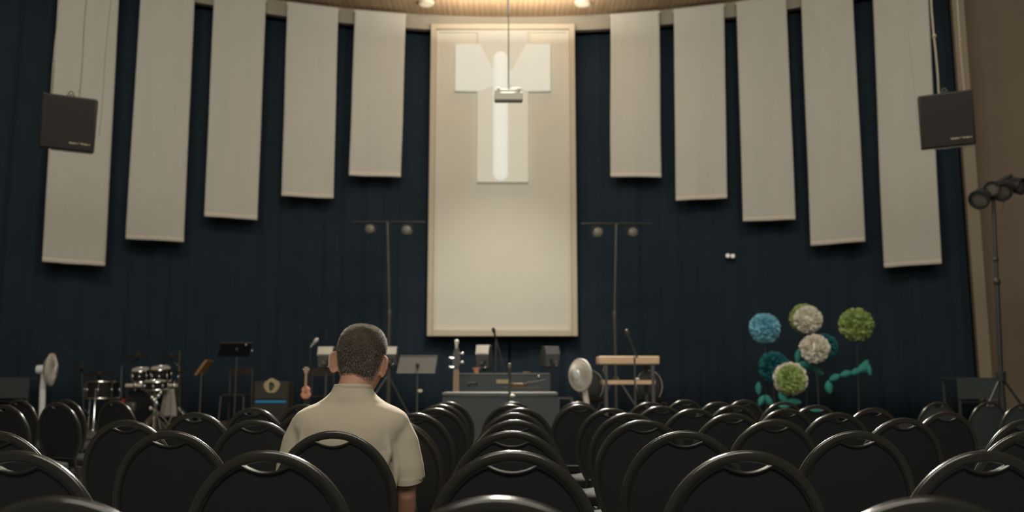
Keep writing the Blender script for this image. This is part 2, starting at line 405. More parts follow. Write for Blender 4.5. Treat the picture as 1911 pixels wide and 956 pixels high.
# ------------------------------------------------------------------ ceiling downlights
for px, lab in ((795, 'round ceiling downlight left of the cross'), (1088, 'round ceiling downlight right of the cross')):
    p = at(px, 4, 15.0); y = (CEIL_Z-CAM_Z)/((p.z-CAM_Z)/15.0); p = at(px, 4, y)
    d = thing('ceiling_downlight', (p.x, p.y, CEIL_Z), lab, 'ceiling light')
    MB().lathe((0, 0, -0.05), (0, 0, 1), [(0, 0.10), (0, 0.13), (0.05, 0.15)], 24).build('trim_ring', M_pframe, d)
    MB().lathe((0, 0, -0.056), (0, 0, 1), [(0, 0.02), (0.004, 0.09), (0.008, 0.095)], 24).build('lens', M_down, d)

# ------------------------------------------------------------------ projector on ceiling pole
pY = 10.3
p = at(949, 177, pY)
pr = thing('ceiling_projector', (p.x, p.y, p.z), 'pale grey projector hanging on a thin pole in front of the cross', 'projector')
MB().box((0, 0, -0.035), (0.34, 0.13, 0.10)).build('body', M_proj, pr, bevel=0.012)
m = MB()
m.box((-0.02, 0, 0.03), (0.29, 0.11, 0.045)); m.box((0.09, 0.02, 0.055), (0.12, 0.14, 0.035)); m.box((-0.12, 0, 0.06), (0.04, 0.12, 0.03))
m.build('mount_cradle', M_proj, pr, bevel=0.006)
MB().lathe((0.07, 0.06, -0.03), (0, 1, 0), [(0, 0.035), (0.05, 0.032), (0.052, 0.02)], 20).build('lens', M_blackm, pr)
m = MB(); m.cyl((0.0, 0, 0.05), (0.0, 0, 1.0), 0.007, 10); m.cyl((-0.005, 0, 0.99), (-0.005, 0, CEIL_Z-p.z), 0.014, 12); m.lathe((-0.005, 0, CEIL_Z-p.z-0.04), (0, 0, 1), [(0, 0.03), (0.04, 0.07)], 16)
m.build('pole', M_thin, pr)

# ------------------------------------------------------------------ hanging speakers with script logo
def text_mesh(body, size, m, parent, loc, rot, name='lettering', shear=0.25):
    c = bpy.data.curves.new(name, 'FONT'); c.body = body; c.size = size; c.align_x = 'CENTER'; c.align_y = 'CENTER'
    c.extrude = 0.0015; c.offset = 0.0012; c.shear = shear
    tmp = bpy.data.objects.new('tmp_text', c); COL.objects.link(tmp)
    bpy.context.view_layer.update()
    dg = bpy.context.evaluated_depsgraph_get()
    me = bpy.data.meshes.new_from_object(tmp.evaluated_get(dg)); bpy.data.objects.remove(tmp)
    me.materials.clear(); me.materials.append(m)
    o = bpy.data.objects.new(name, me); COL.objects.link(o); o.parent = parent; o.location = loc; o.rotation_euler = rot
    return o
def hang_speaker(cx, cy, roll, yaw, label, cables, side):
    Y = 9.6; p = at(cx, cy, Y)
    s = thing('hanging_speaker', p, label, 'speaker', rot=(R(13), roll, yaw))
    MB().box((0, 0.17, 0), (0.55, 0.34, 0.61)).build('cabinet', M_spkbox, s, bevel=0.012)
    MB().box((0, -0.006, 0.0), (0.525, 0.02, 0.58)).build('grille', M_grille, s, bevel=0.006)
    text_mesh('Hughes & Kettner', 0.029, M_letter, s, (0.130, -0.0185, -0.215), (PI/2, 0, 0), shear=0.35)
    m = MB(); m.box((0.06, 0.0, -0.312), (0.42, 0.03, 0.014)); m.box((0.0, 0.16, -0.314), (0.06, 0.32, 0.012))
    m.build('bottom_bracket', M_greym, s, bevel=0.003)
    m = MB()
    for k in (-1, 1): m.tube([(k*0.03, 0.1, 0.33), (k*0.05, 0.1, 0.29)], 0.006, 8)
    m.torus((0, 0.1, 0.34), (0, 1, 0), 0.022, 0.006, 18, 6)
    m.build('hanging_ring', M_greym, s)
    # own cables, as parts, straight up to the ceiling
    inv = (Matrix.Translation(p) @ Matrix.Rotation(yaw, 4, 'Z') @ Matrix.Rotation(roll, 4, 'Y') @ Matrix.Rotation(R(13), 4, 'X')).inverted()
    for (x0, z0, x1, r, mt, knots) in cables:
        a = Vector((p.x+x0, Y+0.12, p.z+z0)); b = Vector((p.x+x1, Y+0.12, CEIL_Z))
        pts = [a.lerp(b, i/14) + Vector((0.006*math.sin(i*1.3)*(0 < i < 14), 0, 0)) for i in range(15)]
        mm = MB().tube([inv @ q for q in pts], r, 8)
        for kz in knots: mm.ell(inv @ a.lerp(b, kz), r*2.2, 10, 6)
        mm.build('cable', mt, s)
    return s
hang_speaker(127, 230, R(1.2), R(24), 'black hanging loudspeaker at the left, in front of the longest left banner',
    [(-0.29, -0.25, -0.235, 0.006, M_chain, (0.25, 0.6)), (0.045, 0.33, 0.05, 0.004, M_thin, (0.02, 0.35, 0.5)), (0.30, -0.1, 0.36, 0.0025, M_thin, (0.0, 0.5))], -1)
hang_speaker(1767, 224, R(-0.8), R(-24), 'black hanging loudspeaker at the right, near the tan pilaster',
    [(0.29, -0.25, 0.25, 0.008, M_chain, (0.3, 0.5, 0.7)), (-0.01, 0.33, -0.045, 0.012, M_chain, (0.2, 0.35, 0.5, 0.65)), (-0.28, -0.1, -0.34, 0.003, M_chain, (0.5,))], 1)

# ------------------------------------------------------------------ banquet chair
CH_TOP, CH_A, CH_B = 0.905, 0.216, 0.245
CZ = CH_TOP - CH_B
def back_pt(x, z, d=0.0):
    lean = math.tan(R(9))
    return Vector((x, -0.205 - (z-0.46)*lean + 0.012*math.cos(x/0.21*PI/2)*-1 + d, z))
def outline(ins=0.0, n=64):
    pts = []
    a, b = CH_A-ins, CH_B-ins
    zl = 0.47
    low = []
    for i in range(10):
        t = i/10
        z = zl + (CZ-zl)*t
        x = 0.155 - ins + (CH_A-0.155)*math.sin(t*PI/2)**0.9
        low.append((x, z))
    right = low + [(a*math.cos(PI/2*i/20), CZ + b*math.sin(PI/2*i/20)) for i in range(21)]
    left = [(-x, z) for x, z in reversed(right[:-1])]
    return right + left        # from bottom right over the top to bottom left
def make_chair():
    root = thing('banquet_chair', (0, 0, 0), '', 'chair')
    # frame swept in the plane of the back
    path = outline(0.013); N = len(path); rings = []
    for i, (x, z) in enumerate(path):
        x0, z0 = path[max(i-1, 0)]; x1, z1 = path[min(i+1, N-1)]
        tx, tz = x1-x0, z1-z0; l = math.hypot(tx, tz); nx, nz = tz/l, -tx/l
        ring = []
        for k in range(14):
            q = 2*PI*k/14 + PI/14
            cx = abs(math.cos(q))**0.75*math.copysign(1, math.cos(q))*0.0138
            cy = abs(math.sin(q))**0.75*math.copysign(1, math.sin(q))*0.0095
            ring.append(back_pt(x+nx*cx, z+nz*cx, cy))
        rings.append(ring)
    m = MB().rings(rings)
    # slim trim around the hand hole
    sc = [(x, 0.8525 + (abs(x)/0.064)**2*0.020) for x in [(-0.066 + 0.132*i/14) for i in range(15)]]
    m.tube([back_pt(x, z, -0.004) for x, z in sc], 0.0032, 6)
    m.build('back_frame', M_frame, root, smooth=50)
    # padded back
    ol = []
    for x, z in outline(0.024):
        if abs(x) < 0.062: z = min(z, 0.8525 + (abs(x)/0.064)**2*0.020)
        ol.append((x, z))
    # bottom edge
    xb = ol[-1][0]
    ol += [(xb + (ol[0][0]-xb)*i/8, 0.468) for i in range(1, 8)]
    cx, cz = 0.0, 0.655
    def ring(s, d): return [back_pt(cx+(x-cx)*s, cz+(z-cz)*s, d) for x, z in ol]
    rg = [ring(0.02, -0.004), ring(0.5, -0.0045), ring(0.9, -0.004), ring(0.955, -0.004), ring(0.965, -0.008), ring(0.99, -0.009), ring(1.0, -0.004), ring(1.0, 0.012), ring(0.97, 0.026), ring(0.85, 0.034), ring(0.5, 0.037), ring(0.02, 0.038)]
    MB().rings(rg).build('backrest', M_vinyl, root, smooth=50)
    # seat
    def sring(s, z):
        out = []
        for k in range(40):
            q = 2*PI*k/40; c, d = math.cos(q), math.sin(q)
            e = 0.62; x = abs(c)**e*math.copysign(1, c)*0.215; y = abs(d)**e*math.copysign(1, d)*0.205
            x *= 1 + 0.06*(y/0.2)
            out.append(Vector((x*s, y*s + 0.0, z)))
        return out
    MB().rings([sring(0.93, 0.405), sring(1.0, 0.415), sring(1.0, 0.445), sring(0.96, 0.462), sring(0.7, 0.475), sring(0.02, 0.48)]).build('seat', M_seat, root, smooth=50)
    MB().tube([(-0.19, 0.17, 0.395), (0.19, 0.17, 0.395), (0.17, -0.19, 0.395), (-0.17, -0.19, 0.395), (-0.19, 0.17, 0.395)], 0.010, 8).build('seat_frame', M_frame, root)
    for s in (-1, 1):
        MB().tube([(s*0.185, 0.165, 0.40), (s*0.192, 0.185, 0.2), (s*0.198, 0.205, 0.0)], 0.0115, 10).build('leg', M_frame, root)
        p0 = back_pt(s*0.142, 0.478); MB().tube([p0, (s*0.150, -0.200, 0.40), (s*0.175, -0.23, 0.2), (s*0.19, -0.262, 0.0)], 0.0115, 10).build('leg', M_frame, root)
        MB().cyl((s*0.19, 0.18, 0.22), (s*0.172, -0.225, 0.22), 0.007, 8).build('stretcher', M_frame, root)
    return root
proto = make_chair()
proto_parts = list(proto.children)
gdist = {}
chairs = [  # (photo column, distance of the back, position words)
 (108, 1.31, 'nearest black chair at bottom left, only its blurred curved top showing'),
 (928, 1.31, 'nearest black chair at bottom centre, only its blurred curved top showing'),
 (1729, 1.31, 'nearest black chair at bottom right, only its blurred curved top showing'),
 (32, 2.17, 'large dark chair back at lower left, cut by the left edge of view'),
 (498, 2.17, 'large black oval chair back just left of the seated man\'s chair, one row nearer'),
 (956, 2.17, 'large black oval chair back, front of the middle column below the blue-grey desk'),
 (1393, 2.17, 'large black oval chair back, first in the column right of the middle column'),
 (1837, 2.17, 'large black oval chair back at lower right, one row ahead of the nearest'),
 (-8, 3.03, 'black chair cut by the left edge, behind the large lower left chair'),
 (318, 3.03, 'black oval-backed chair one seat left of the seated man in his row'),
 (622, 3.03, 'black oval-backed chair that the man in the sand t-shirt sits on'),
 (955, 3.03, 'black oval-backed chair one seat right of the seated man in his row'),
 (1278, 3.03, 'black oval-backed chair two seats right of the seated man in his row'),
 (1598, 3.03, 'black oval-backed chair three seats right of the seated man in his row'),
 (1922, 3.03, 'black chair at the right edge, four seats right of the man in his row'),
 (236, 3.89, 'black oval-backed chair directly in front of the drum kit, one row past the man'),
 (476, 3.89, 'black oval-backed chair touching the man\'s left sleeve, one row past him'),
 (735, 3.89, 'black oval-backed chair partly hidden by the man\'s right sleeve'),
 (961, 3.89, 'third chair of the middle column, counting from the large front one'),
 (1201, 3.89, 'third chair of the column right of the middle column'),
 (1446, 3.95, 'third chair of the second column right of the middle column'),
 (1686, 4.10, 'black chair left of and behind the large lower right chair, hole showing dark'),
 (1915, 3.95, 'black chair at the right edge, one row past the man'),
 (365, 4.80, 'black oval-backed chair directly below the small stand right of the drums'),
 (572, 4.75, 'black chair almost wholly hidden behind the man\'s left shoulder'),
 (774, 4.75, 'black oval-backed chair with bright top beside the man\'s right shoulder'),
 (960, 4.75, 'fourth chair of the middle column, counting from the large front one'),
 (1174, 4.75, 'fourth chair of the column right of the middle column'),
 (1366, 4.70, 'fourth chair of the second column right of the middle'),
 (1563, 4.80, 'black chair below the dark stems of the white paper flower'),
 (1767, 4.95, 'black oval-backed chair in front of the leftmost grey chair at far right'),
 (472, 5.65, 'black oval-backed chair below the amplifier with the gold emblem'),
 (812, 5.61, 'fifth chair of the column beside the man\'s right shoulder, under the music stand'),
 (972, 5.61, 'fifth chair of the middle column, set slightly to the right'),
 (1140, 5.55, 'fifth chair of the column right of the middle, near the pedestal fan'),
 (1295, 5.50, 'fifth chair of the second column right of the middle'),
 (1468, 5.50, 'black chair just below the white and green paper flower'),
 (1630, 5.65, 'black chair below the stem of the right-hand green paper flower'),
 (566, 6.47, 'black chair peeking above the man\'s left shoulder slope'),
 (822, 6.47, 'sixth chair of the column beside the man\'s right shoulder, by the desk\'s left corner'),
 (953, 6.47, 'sixth chair of the middle column, before the blue-grey desk'),
 (1082, 6.47, 'sixth chair of the column right of the middle, right of the desk'),
 (1234, 6.10, 'sixth chair of the second column right of the middle'),
 (1370, 6.30, 'sixth chair of the third column right of the middle, overlapping its neighbour'),
 (1523, 6.30, 'black chair with a teal paper leaf seen through its hand hole'),
 (836, 7.33, 'furthest chair of the column beside the man\'s right shoulder'),
 (957, 7.33, 'furthest chair of the middle column, top touching the desk front'),
 (1080, 7.33, 'furthest chair of the column right of the middle, below the right fan'),
 (1213, 7.20, 'small far chair right below the wooden two-tier stand'),
 (1341, 7.25, 'small far chair with bright left edge between wooden stand and paper flowers'),
 (1463, 7.33, 'small far chair directly under the lowest white and green paper flower'),
 (1279, 8.15, 'small furthest-row chair standing right of the wooden two-tier stand'),
 (1390, 8.15, 'small furthest-row chair below the left teal paper leaves'),
 (8, 6.45, 'black narrow-looking chair back cut by the left edge, below the left table'),
 (35, 8.30, 'dark chair back half hidden between the left edge chair and the left fan'),
 (106, 7.10, 'black upright oval chair back right in front of the left pedestal fan'),
 (123, 8.20, 'dark chair back just behind the one in front of the left fan'),
 (214, 7.90, 'lone black chair back in front of the drum kit\'s bass drum'),
]
grey = [(1752, 8.25, 'small greyish oval chair back left of the three at far right'),
 (1847, 8.4, 'small greyish oval chair back below the right-hand light stand'),
 (1909, 7.7, 'small greyish oval chair back cut by the right edge of view')]
chair_roots = []
def place_chair(X, Y, yaw, label, first, group, z=0.0, backmat=None, scale=1.0):
    if first: r = proto; parts = proto_parts
    else:
        r = proto.copy(); COL.objects.link(r); parts = []
        for ch in proto_parts:
            c = ch.copy(); COL.objects.link(c); c.parent = r; parts.append(c)
    r.location = (X, Y, z); r.rotation_euler = (0, 0, yaw); r['label'] = label; r['category'] = 'chair'; r['group'] = group
    r.scale = (scale,)*3
    if backmat:
        for c in parts:
            if c.name.startswith(('backrest', 'seat')) and not c.name.startswith('seat_frame'):
                if not c.data.name.endswith('_grey'):
                    key = c.data.name + '_grey'
                    me = bpy.data.meshes.get(key) or c.data.copy()
                    me.name = key; me.materials.clear(); me.materials.append(backmat); c.data = me
    return r
rr = random.Random(4)
for i, (px, d, lab) in enumerate(chairs):
    X = (px-955.5)/F*d*1.0/ (cp + sp_*0.02)*1.0
    u = (px-955.5)/F
    v = -0.17 - 0.0
    X = u*d/(cp - sp_*(478-(712+274/d))/F)
    yaw = R(max(-24, min(24, X*4.6)) + rr.uniform(-2, 2))
    if 'sits on' in lab: yaw = R(-2)
    off = Vector((math.sin(-yaw), math.cos(yaw), 0))*0.285
    place_chair(X+off.x, d+off.y, yaw, lab, i == 0, 'black oval-backed banquet chairs in rows')
for (px, d, lab) in grey:
    u = (px-955.5)/F; X = u*d/(cp - sp_*(478-744)/F); yaw = R(12)
    off = Vector((math.sin(-yaw), math.cos(yaw), 0))*0.285
    place_chair(X+off.x, d+off.y, yaw, lab, False, 'greyish oval-backed chairs at far right', backmat=M_vinyl_grey, scale=0.975)
# two on the stage behind the wooden stand
for (px, d, lab) in ((1104, 12.6, 'dark oval-backed chair on the stage behind the right pedestal fan'),
                     (1216, 12.6, 'dark oval-backed chair on the stage behind the wooden stand')):
    u = (px-955.5)/F; X = u*d/(cp - sp_*(478-700)/F)
    place_chair(X, d, R(180), lab, False, 'dark oval-backed chairs on the stage', z=STAGE_Z, scale=0.90)

# ------------------------------------------------------------------ the seated man
def mesh_union(mb, name, voxel, m, parent, smooth_it=6, factor=0.5):
    me = mb.mesh(name+'_src', None, 0); o = bpy.data.objects.new(name+'_src', me); COL.objects.link(o)
    r = o.modifiers.new('r', 'REMESH'); r.mode = 'VOXEL'; r.voxel_size = voxel
    s = o.modifiers.new('s', 'SMOOTH'); s.iterations = smooth_it; s.factor = factor
    bpy.context.view_layer.update()
    dg = bpy.context.evaluated_depsgraph_get(); out = bpy.data.meshes.new_from_object(o.evaluated_get(dg))
    bpy.data.objects.remove(o)
    out.materials.clear(); out.materials.append(m); out.shade_smooth(); out.name = name
    ob = bpy.data.objects.new(name, out); COL.objects.link(ob)
    if parent: ob.parent = parent
    return ob
MX, MY = -0.585, 3.27
man = thing('person', (MX, MY, 0), 'person seen from behind in a sand t-shirt, seated alone, short greying hair, arms lowered', 'person', rz=R(-3))
def sup(cx, cy, z, rx, ryf, ryb, n=28, e=0.85):
    out = []
    for k in range(n):
        q = 2*PI*k/n; c, d = math.cos(q), math.sin(q)
        out.append(Vector((cx + abs(c)**e*math.copysign(rx, c), cy + (abs(d)**e*ryf if d >= 0 else -abs(d)**e*ryb), z)))
    return out
HEADC = Vector((0.022, 0.0, 1.06)); HROT = Matrix.Rotation(R(5), 3, 'Y') @ Matrix.Rotation(R(-4), 3, 'X')
def hd(p): return HROT @ (Vector(p)) + HEADC   # head-local (z from neck pivot) -> body
HEAD = [(-0.02, 0.054, 0.030, 0.058, 0.02), (0.0, 0.063, 0.062, 0.062, 0.015), (0.03, 0.075, 0.092, 0.070, 0.012), (0.06, 0.082, 0.098, 0.080, 0.01), (0.09, 0.084, 0.098, 0.092, 0.005),
        (0.12, 0.0865, 0.098, 0.098, 0.0), (0.145, 0.084, 0.095, 0.096, 0.0), (0.17, 0.077, 0.086, 0.089, 0.0), (0.19, 0.065, 0.073, 0.076, 0.0), (0.205, 0.050, 0.056, 0.058, 0.0), (0.214, 0.030, 0.034, 0.036, 0.0), (0.2175, 0.004, 0.004, 0.004, 0.0)]
def head_rings(infl=0.0):
    out = []
    for z, rx, yf, yb, cy in HEAD:
        out.append([hd(p) for p in sup(0, cy, z+infl*max(0, (z-0.1)/0.11), rx+infl, yf+infl, yb+infl, 36, 0.92)])
    return out
def arm_pts(s):
    if s > 0: return [Vector((0.165, -0.01, 0.915)), Vector((0.190, -0.012, 0.85)), Vector((0.204, -0.015, 0.76)), Vector((0.208, 0.0, 0.665)), Vector((0.203, 0.03, 0.615)), Vector((0.182, 0.11, 0.585)), Vector((0.15, 0.20, 0.575)), Vector((0.128, 0.255, 0.575))]
    return [Vector((-0.165, -0.01, 0.915)), Vector((-0.188, -0.012, 0.85)), Vector((-0.200, -0.01, 0.76)), Vector((-0.206, 0.0, 0.67)), Vector((-0.205, 0.03, 0.62)), Vector((-0.21, 0.11, 0.59)), Vector((-0.165, 0.20, 0.578)), Vector((-0.135, 0.255, 0.575))]
b = MB()
b.rings(head_rings())
# face: brow, nose, lips, chin, cheeks
b.limb([hd((-0.05, 0.083, 0.125)), hd((0, 0.093, 0.128)), hd((0.05, 0.083, 0.125))], [0.012, 0.012, 0.012])
b.limb([hd((0, 0.092, 0.118)), hd((0, 0.107, 0.092)), hd((0, 0.116, 0.078))], [0.008, 0.011, 0.014])
for s in (-1, 1):
    b.ell(hd((s*0.011, 0.106, 0.074)), 0.009); b.ell(hd((s*0.045, 0.078, 0.075)), (0.024, 0.02, 0.024))
b.limb([hd((-0.024, 0.096, 0.047)), hd((0, 0.106, 0.049)), hd((0.024, 0.096, 0.047))], [0.004, 0.006, 0.004])
b.limb([hd((-0.02, 0.096, 0.038)), hd((0, 0.105, 0.036)), hd((0.02, 0.096, 0.038))], [0.004, 0.0065, 0.004])
b.ell(hd((0, 0.088, 0.012)), (0.028, 0.022, 0.020))
# ears
for s in (-1, 1):
    fl = 26 if s > 0 else 18
    n = 26; rim = []
    ec = Vector((s*0.083, -0.006, 0.070))
    rot = Matrix.Rotation(R(s*fl), 3, 'Z') @ Matrix.Rotation(R(s*14), 3, 'Y')
    def ep(y, z, x=0): return hd(ec + rot @ Vector((s*x, y, z)))
    # shell: flat plate growing outward and back from the skull
    plate = []
    for k in range(n):
        q = 2*PI*k/n; yy = math.cos(q); zz = math.sin(q)
        w = 0.023 + 0.005*zz
        plate.append((0.014 + w*yy*0.95, 0.039*zz))
    # in plate coords first value is the outward reach, second the height
    vs = [hd(ec + Matrix.Rotation(R(s*fl*-1), 3, 'Z') @ Vector((s*o_, -0.010-o_*0.35, z_))) for o_, z_ in plate]
    vs2 = [hd(ec + Matrix.Rotation(R(s*fl*-1), 3, 'Z') @ Vector((s*o_*0.96, 0.002-o_*0.30, z_*0.96))) for o_, z_ in plate]
    b.add(vs+vs2, [tuple(range(n)), tuple(range(2*n-1, n-1, -1))] + [(i, n+i, n+(i+1) % n, (i+1) % n) for i in range(n)])
    b.tube(vs + [vs[0]], 0.0038, 8)
# neck, trunk
b.limb([Vector((0.0, -0.015, 0.93)), Vector((0.005, -0.012, 1.0)), Vector((0.016, 0.0, 1.075)), Vector((0.022, 0.01, 1.12))], [0.085, 0.066, 0.060, 0.058], 20)
TORSO = [(0.475, 0.155, 0.10, 0.115, 0.0), (0.52, 0.160, 0.105, 0.12, 0.0), (0.60, 0.150, 0.105, 0.115, 0.0), (0.70, 0.152, 0.105, 0.11, -0.005), (0.80, 0.165, 0.11, 0.11, -0.012), (0.87, 0.178, 0.10, 0.105, -0.018), (0.92, 0.172, 0.085, 0.090, -0.018), (0.95, 0.145, 0.065, 0.072, -0.015), (0.98, 0.09, 0.05, 0.056, -0.012), (1.01, 0.055, 0.04, 0.045, -0.01)]
b.rings([sup(0, cy, z, rx, yf, yb, 28, 0.9) for z, rx, yf, yb, cy in TORSO])
for s in (-1, 1):
    P_ = arm_pts(s)
    b.limb(P_, [0.048, 0.046, 0.040, 0.033, 0.034, 0.034, 0.029, 0.025], 16)
    # hand resting on the thigh: palm, four fingers, thumb
    d = (P_[-1]-P_[-2]).normalized(); side = Vector((-d.y, d.x, 0)).normalized()*(1 if s > 0 else -1)  # towards the thumb side (inward)
    if side.x*s > 0: side = -side
    w0 = P_[-1]; pc = w0 + d*0.045 + Vector((0, 0, -0.006))
    b.limb([w0+d*0.0, w0+d*0.045+Vector((0,0,-0.004)), w0+d*0.085+Vector((0,0,-0.010))], [0.028, 0.038, 0.038], 14, ry=[0.020, 0.015, 0.013], up=(0, 0, 1))
    for k, (ofs, L) in enumerate(((0.029, 0.066), (0.010, 0.076), (-0.010, 0.071), (-0.029, 0.055))):
        q0 = w0 + d*0.088 + side*ofs + Vector((0, 0, -0.008)); sp2 = (d + side*ofs*2.2).normalized()
        b.limb([q0, q0+sp2*L*0.45+Vector((0,0,-0.004)), q0+sp2*L*0.78+Vector((0,0,-0.014)), q0+sp2*L*0.98+Vector((0,0,-0.026))], [0.0095, 0.0088, 0.0080, 0.0070], 10)
    t0_ = w0 + d*0.025 + side*0.028
    b.limb([t0_, t0_+(d+side*0.9).normalized()*0.035, t0_+(d+side*0.5).normalized()*0.062+Vector((0,0,-0.006))], [0.0125, 0.0105, 0.0085], 10)
    # legs and feet
    b.limb([(s*0.085, 0.02, 0.555), (s*0.10, 0.20, 0.555), (s*0.115, 0.43, 0.545), (s*0.12, 0.46, 0.50)], [0.078, 0.074, 0.058, 0.052], 16)
    b.limb([(s*0.12, 0.455, 0.52), (s*0.125, 0.46, 0.40), (s*0.13, 0.42, 0.20), (s*0.13, 0.39, 0.09)], [0.052, 0.054, 0.042, 0.036], 16)
    b.limb([(s*0.13, 0.37, 0.045), (s*0.14, 0.46, 0.040), (s*0.148, 0.54, 0.032)], [0.036, 0.038, 0.030], 14)
mesh_union(b, 'body', 0.0048, M_skin, man, 5)
# eyes
for s in (-1, 1):
    e = MB(); e.ell(hd((s*0.031, 0.0845, 0.105)), 0.0125); eo = e.build('eye', M_eye, man)
    MB().lathe(hd((s*0.031, 0.0960, 0.105)), (0, 1, 0), [(0, 0.006), (0.0015, 0.0045), (0.002, 0.001)], 14).build('iris', M_iris, eo)
    MB().limb([hd((s*0.016, 0.104, 0.131)), hd((s*0.034, 0.099, 0.136)), hd((s*0.052, 0.088, 0.131))], [0.003, 0.004, 0.0025]).build('eyebrow', M_hair, man)
# t-shirt
b = MB()
SH = [(0.50, 0.172, 0.125, 0.142, 0.0), (0.56, 0.174, 0.13, 0.142, 0.0), (0.64, 0.168, 0.125, 0.132, 0.0), (0.72, 0.168, 0.122, 0.126, -0.005), (0.80, 0.178, 0.125, 0.125, -0.012), (0.87, 0.196, 0.115, 0.120, -0.018), (0.91, 0.213, 0.10, 0.112, -0.018), (0.938, 0.210, 0.088, 0.102, -0.018), (0.958, 0.197, 0.078, 0.092, -0.018), (0.975, 0.170, 0.07, 0.083, -0.016), (0.992, 0.128, 0.064, 0.076, -0.012), (1.010, 0.100, 0.064, 0.079, -0.008), (1.028, 0.080, 0.063, 0.077, -0.005), (1.046, 0.071, 0.062, 0.073, -0.003), (1.056, 0.070, 0.060, 0.072, -0.003)]
b.rings([sup(0.004, cy, z, rx, yf, yb, 32, 0.9) for z, rx, yf, yb, cy in SH])
for s in (-1, 1):
    P_ = arm_pts(s)
    q = [Vector((s*0.12, -0.015, 0.915)), Vector((s*0.160, -0.014, 0.895)), P_[1]+Vector((-s*0.008, 0, 0.0)), P_[2]+Vector((s*0.004, 0, 0.0)), P_[2].lerp(P_[3], 0.45)+Vector((s*0.008, 0, 0))]
    b.tube(q, [0.045, 0.058, 0.055, 0.051, 0.050], 20, True, [0.055, 0.068, 0.068, 0.064, 0.062])
# drape folds near the armpits
for s in (-1, 1):
    b.limb([Vector((s*0.150, -0.095, 0.90)), Vector((s*0.158, -0.098, 0.82)), Vector((s*0.135, -0.105, 0.72))], [0.008, 0.014, 0.010])
    b.limb([Vector((s*0.165, -0.075, 0.86)), Vector((s*0.182, -0.070, 0.77)), Vector((s*0.178, -0.07, 0.70))], [0.008, 0.013, 0.008])
shirt = mesh_union(b, 't_shirt', 0.0065, M_shirt, man, 7)
for s in (-1, 1):
    P_ = arm_pts(s); c = P_[2].lerp(P_[3], 0.45)+Vector((s*0.008, 0, 0)); d = (P_[3]-P_[2]).normalized()
    MB().tube([c-d*0.016, c+d*0.003], [0.0505, 0.0515], 28, True, [0.0625, 0.0635]).build('sleeve_hem', M_collar, shirt)
cr = [p + Vector((0, 0, -0.0)) for p in sup(0.006, -0.003, 1.048, 0.0680, 0.060, 0.070, 32, 0.95)]
for p in cr: p.z += 0.004*(-p.y/0.06) if p.y < 0 else -0.03*(p.y/0.06)
MB().tube(cr + [cr[0]], 0.0035, 8, cap=False, ry=0.009).build('collar', M_shirt, shirt)
# trousers and shoes
b = MB()
b.rings([sup(0, 0.0, z, rx, yf, yb, 28, 0.8) for z, rx, yf, yb in ((0.470, 0.165, 0.12, 0.125), (0.50, 0.175, 0.125, 0.135), (0.56, 0.168, 0.12, 0.132), (0.585, 0.158, 0.11, 0.122))])
for s in (-1, 1):
    b.limb([(s*0.085, 0.02, 0.560), (s*0.10, 0.20, 0.558), (s*0.115, 0.43, 0.548), (s*0.12, 0.468, 0.49)], [0.088, 0.083, 0.068, 0.064], 16)
    b.tube([(s*0.12, 0.458, 0.53), (s*0.125, 0.463, 0.40), (s*0.13, 0.425, 0.20), (s*0.13, 0.39, 0.06)], [0.064, 0.066, 0.058, 0.056], 16)
mesh_union(b, 'trousers', 0.008, M_jeans, man, 6)
for s in (-1, 1):
    b = MB(); b.limb([(s*0.13, 0.35, 0.048), (s*0.14, 0.46, 0.047), (s*0.150, 0.57, 0.038)], [0.044, 0.047, 0.037], 16, ry=[0.044, 0.044, 0.034]); b.limb([(s*0.13, 0.37, 0.07), (s*0.13, 0.38, 0.10)], [0.042, 0.040])
    b.box((s*0.14, 0.46, 0.012), (0.092, 0.29, 0.022), R(-4*s)); mesh_union(b, 'shoe', 0.006, M_shoe, man, 4)
# hair: cap plus short strands
def hairline(q, cyc):
    """lowest head-local z of the hair at azimuth q (0 = right, pi/2 = front)"""
    f = math.sin(q)
    if f > 0.55: return 0.172 + 0.01*(f-0.55)
    if f > 0.15: return 0.125 + (f-0.15)/0.4*0.047
    if f > -0.25: return 0.100 + 0.025*(f+0.25)/0.4
    return 0.008 + 0.092*max(0, (f+0.62)/0.37) if f > -0.62 else 0.008
def head_surf(q, z, infl=0.0):
    i = 0
    while i < len(HEAD)-2 and HEAD[i+1][0] < z: i += 1
    z0, z1 = HEAD[i][0], HEAD[i+1][0]; t = max(0, min(1, (z-z0)/(z1-z0)))
    rx, yf, yb, cy = [HEAD[i][k]*(1-t)+HEAD[i+1][k]*t for k in (1, 2, 3, 4)]
    c, d = math.cos(q), math.sin(q); e = 0.92
    zi = z + infl*max(0, (z-0.1)/0.11)
    return Vector((abs(c)**e*math.copysign(rx+infl, c), cy + (abs(d)**e*(yf+infl) if d >= 0 else -abs(d)**e*(yb+infl)), zi))
m = MB(); nq = 72; nz = 22; vs = []
for j in range(nz+1):
    for i in range(nq):
        q = 2*PI*i/nq; zl = hairline(q, 0); t = j/nz
        z = zl + (0.2172-zl)*(1-(1-t)**1.6)
        infl = 0.0045*min(1, j/4) - 0.0015 + (0.0035*(q_ := 1) if 0 else 0)
        vs.append(hd(head_surf(q, z, infl + (0.0015*noise.noise(Vector((q*6, z*90, 1))) if j > 1 else 0))))
vs.append(hd((0, 0, 0.2225)))
m.add(vs, [(j*nq+i, j*nq+(i+1) % nq, (j+1)*nq+(i+1) % nq, (j+1)*nq+i) for j in range(nz) for i in range(nq)] + [(nz*nq+i, nz*nq+(i+1) % nq, (nz+1)*nq) for i in range(nq)])
hair = m.build('hair', M_hair, man, smooth=80)
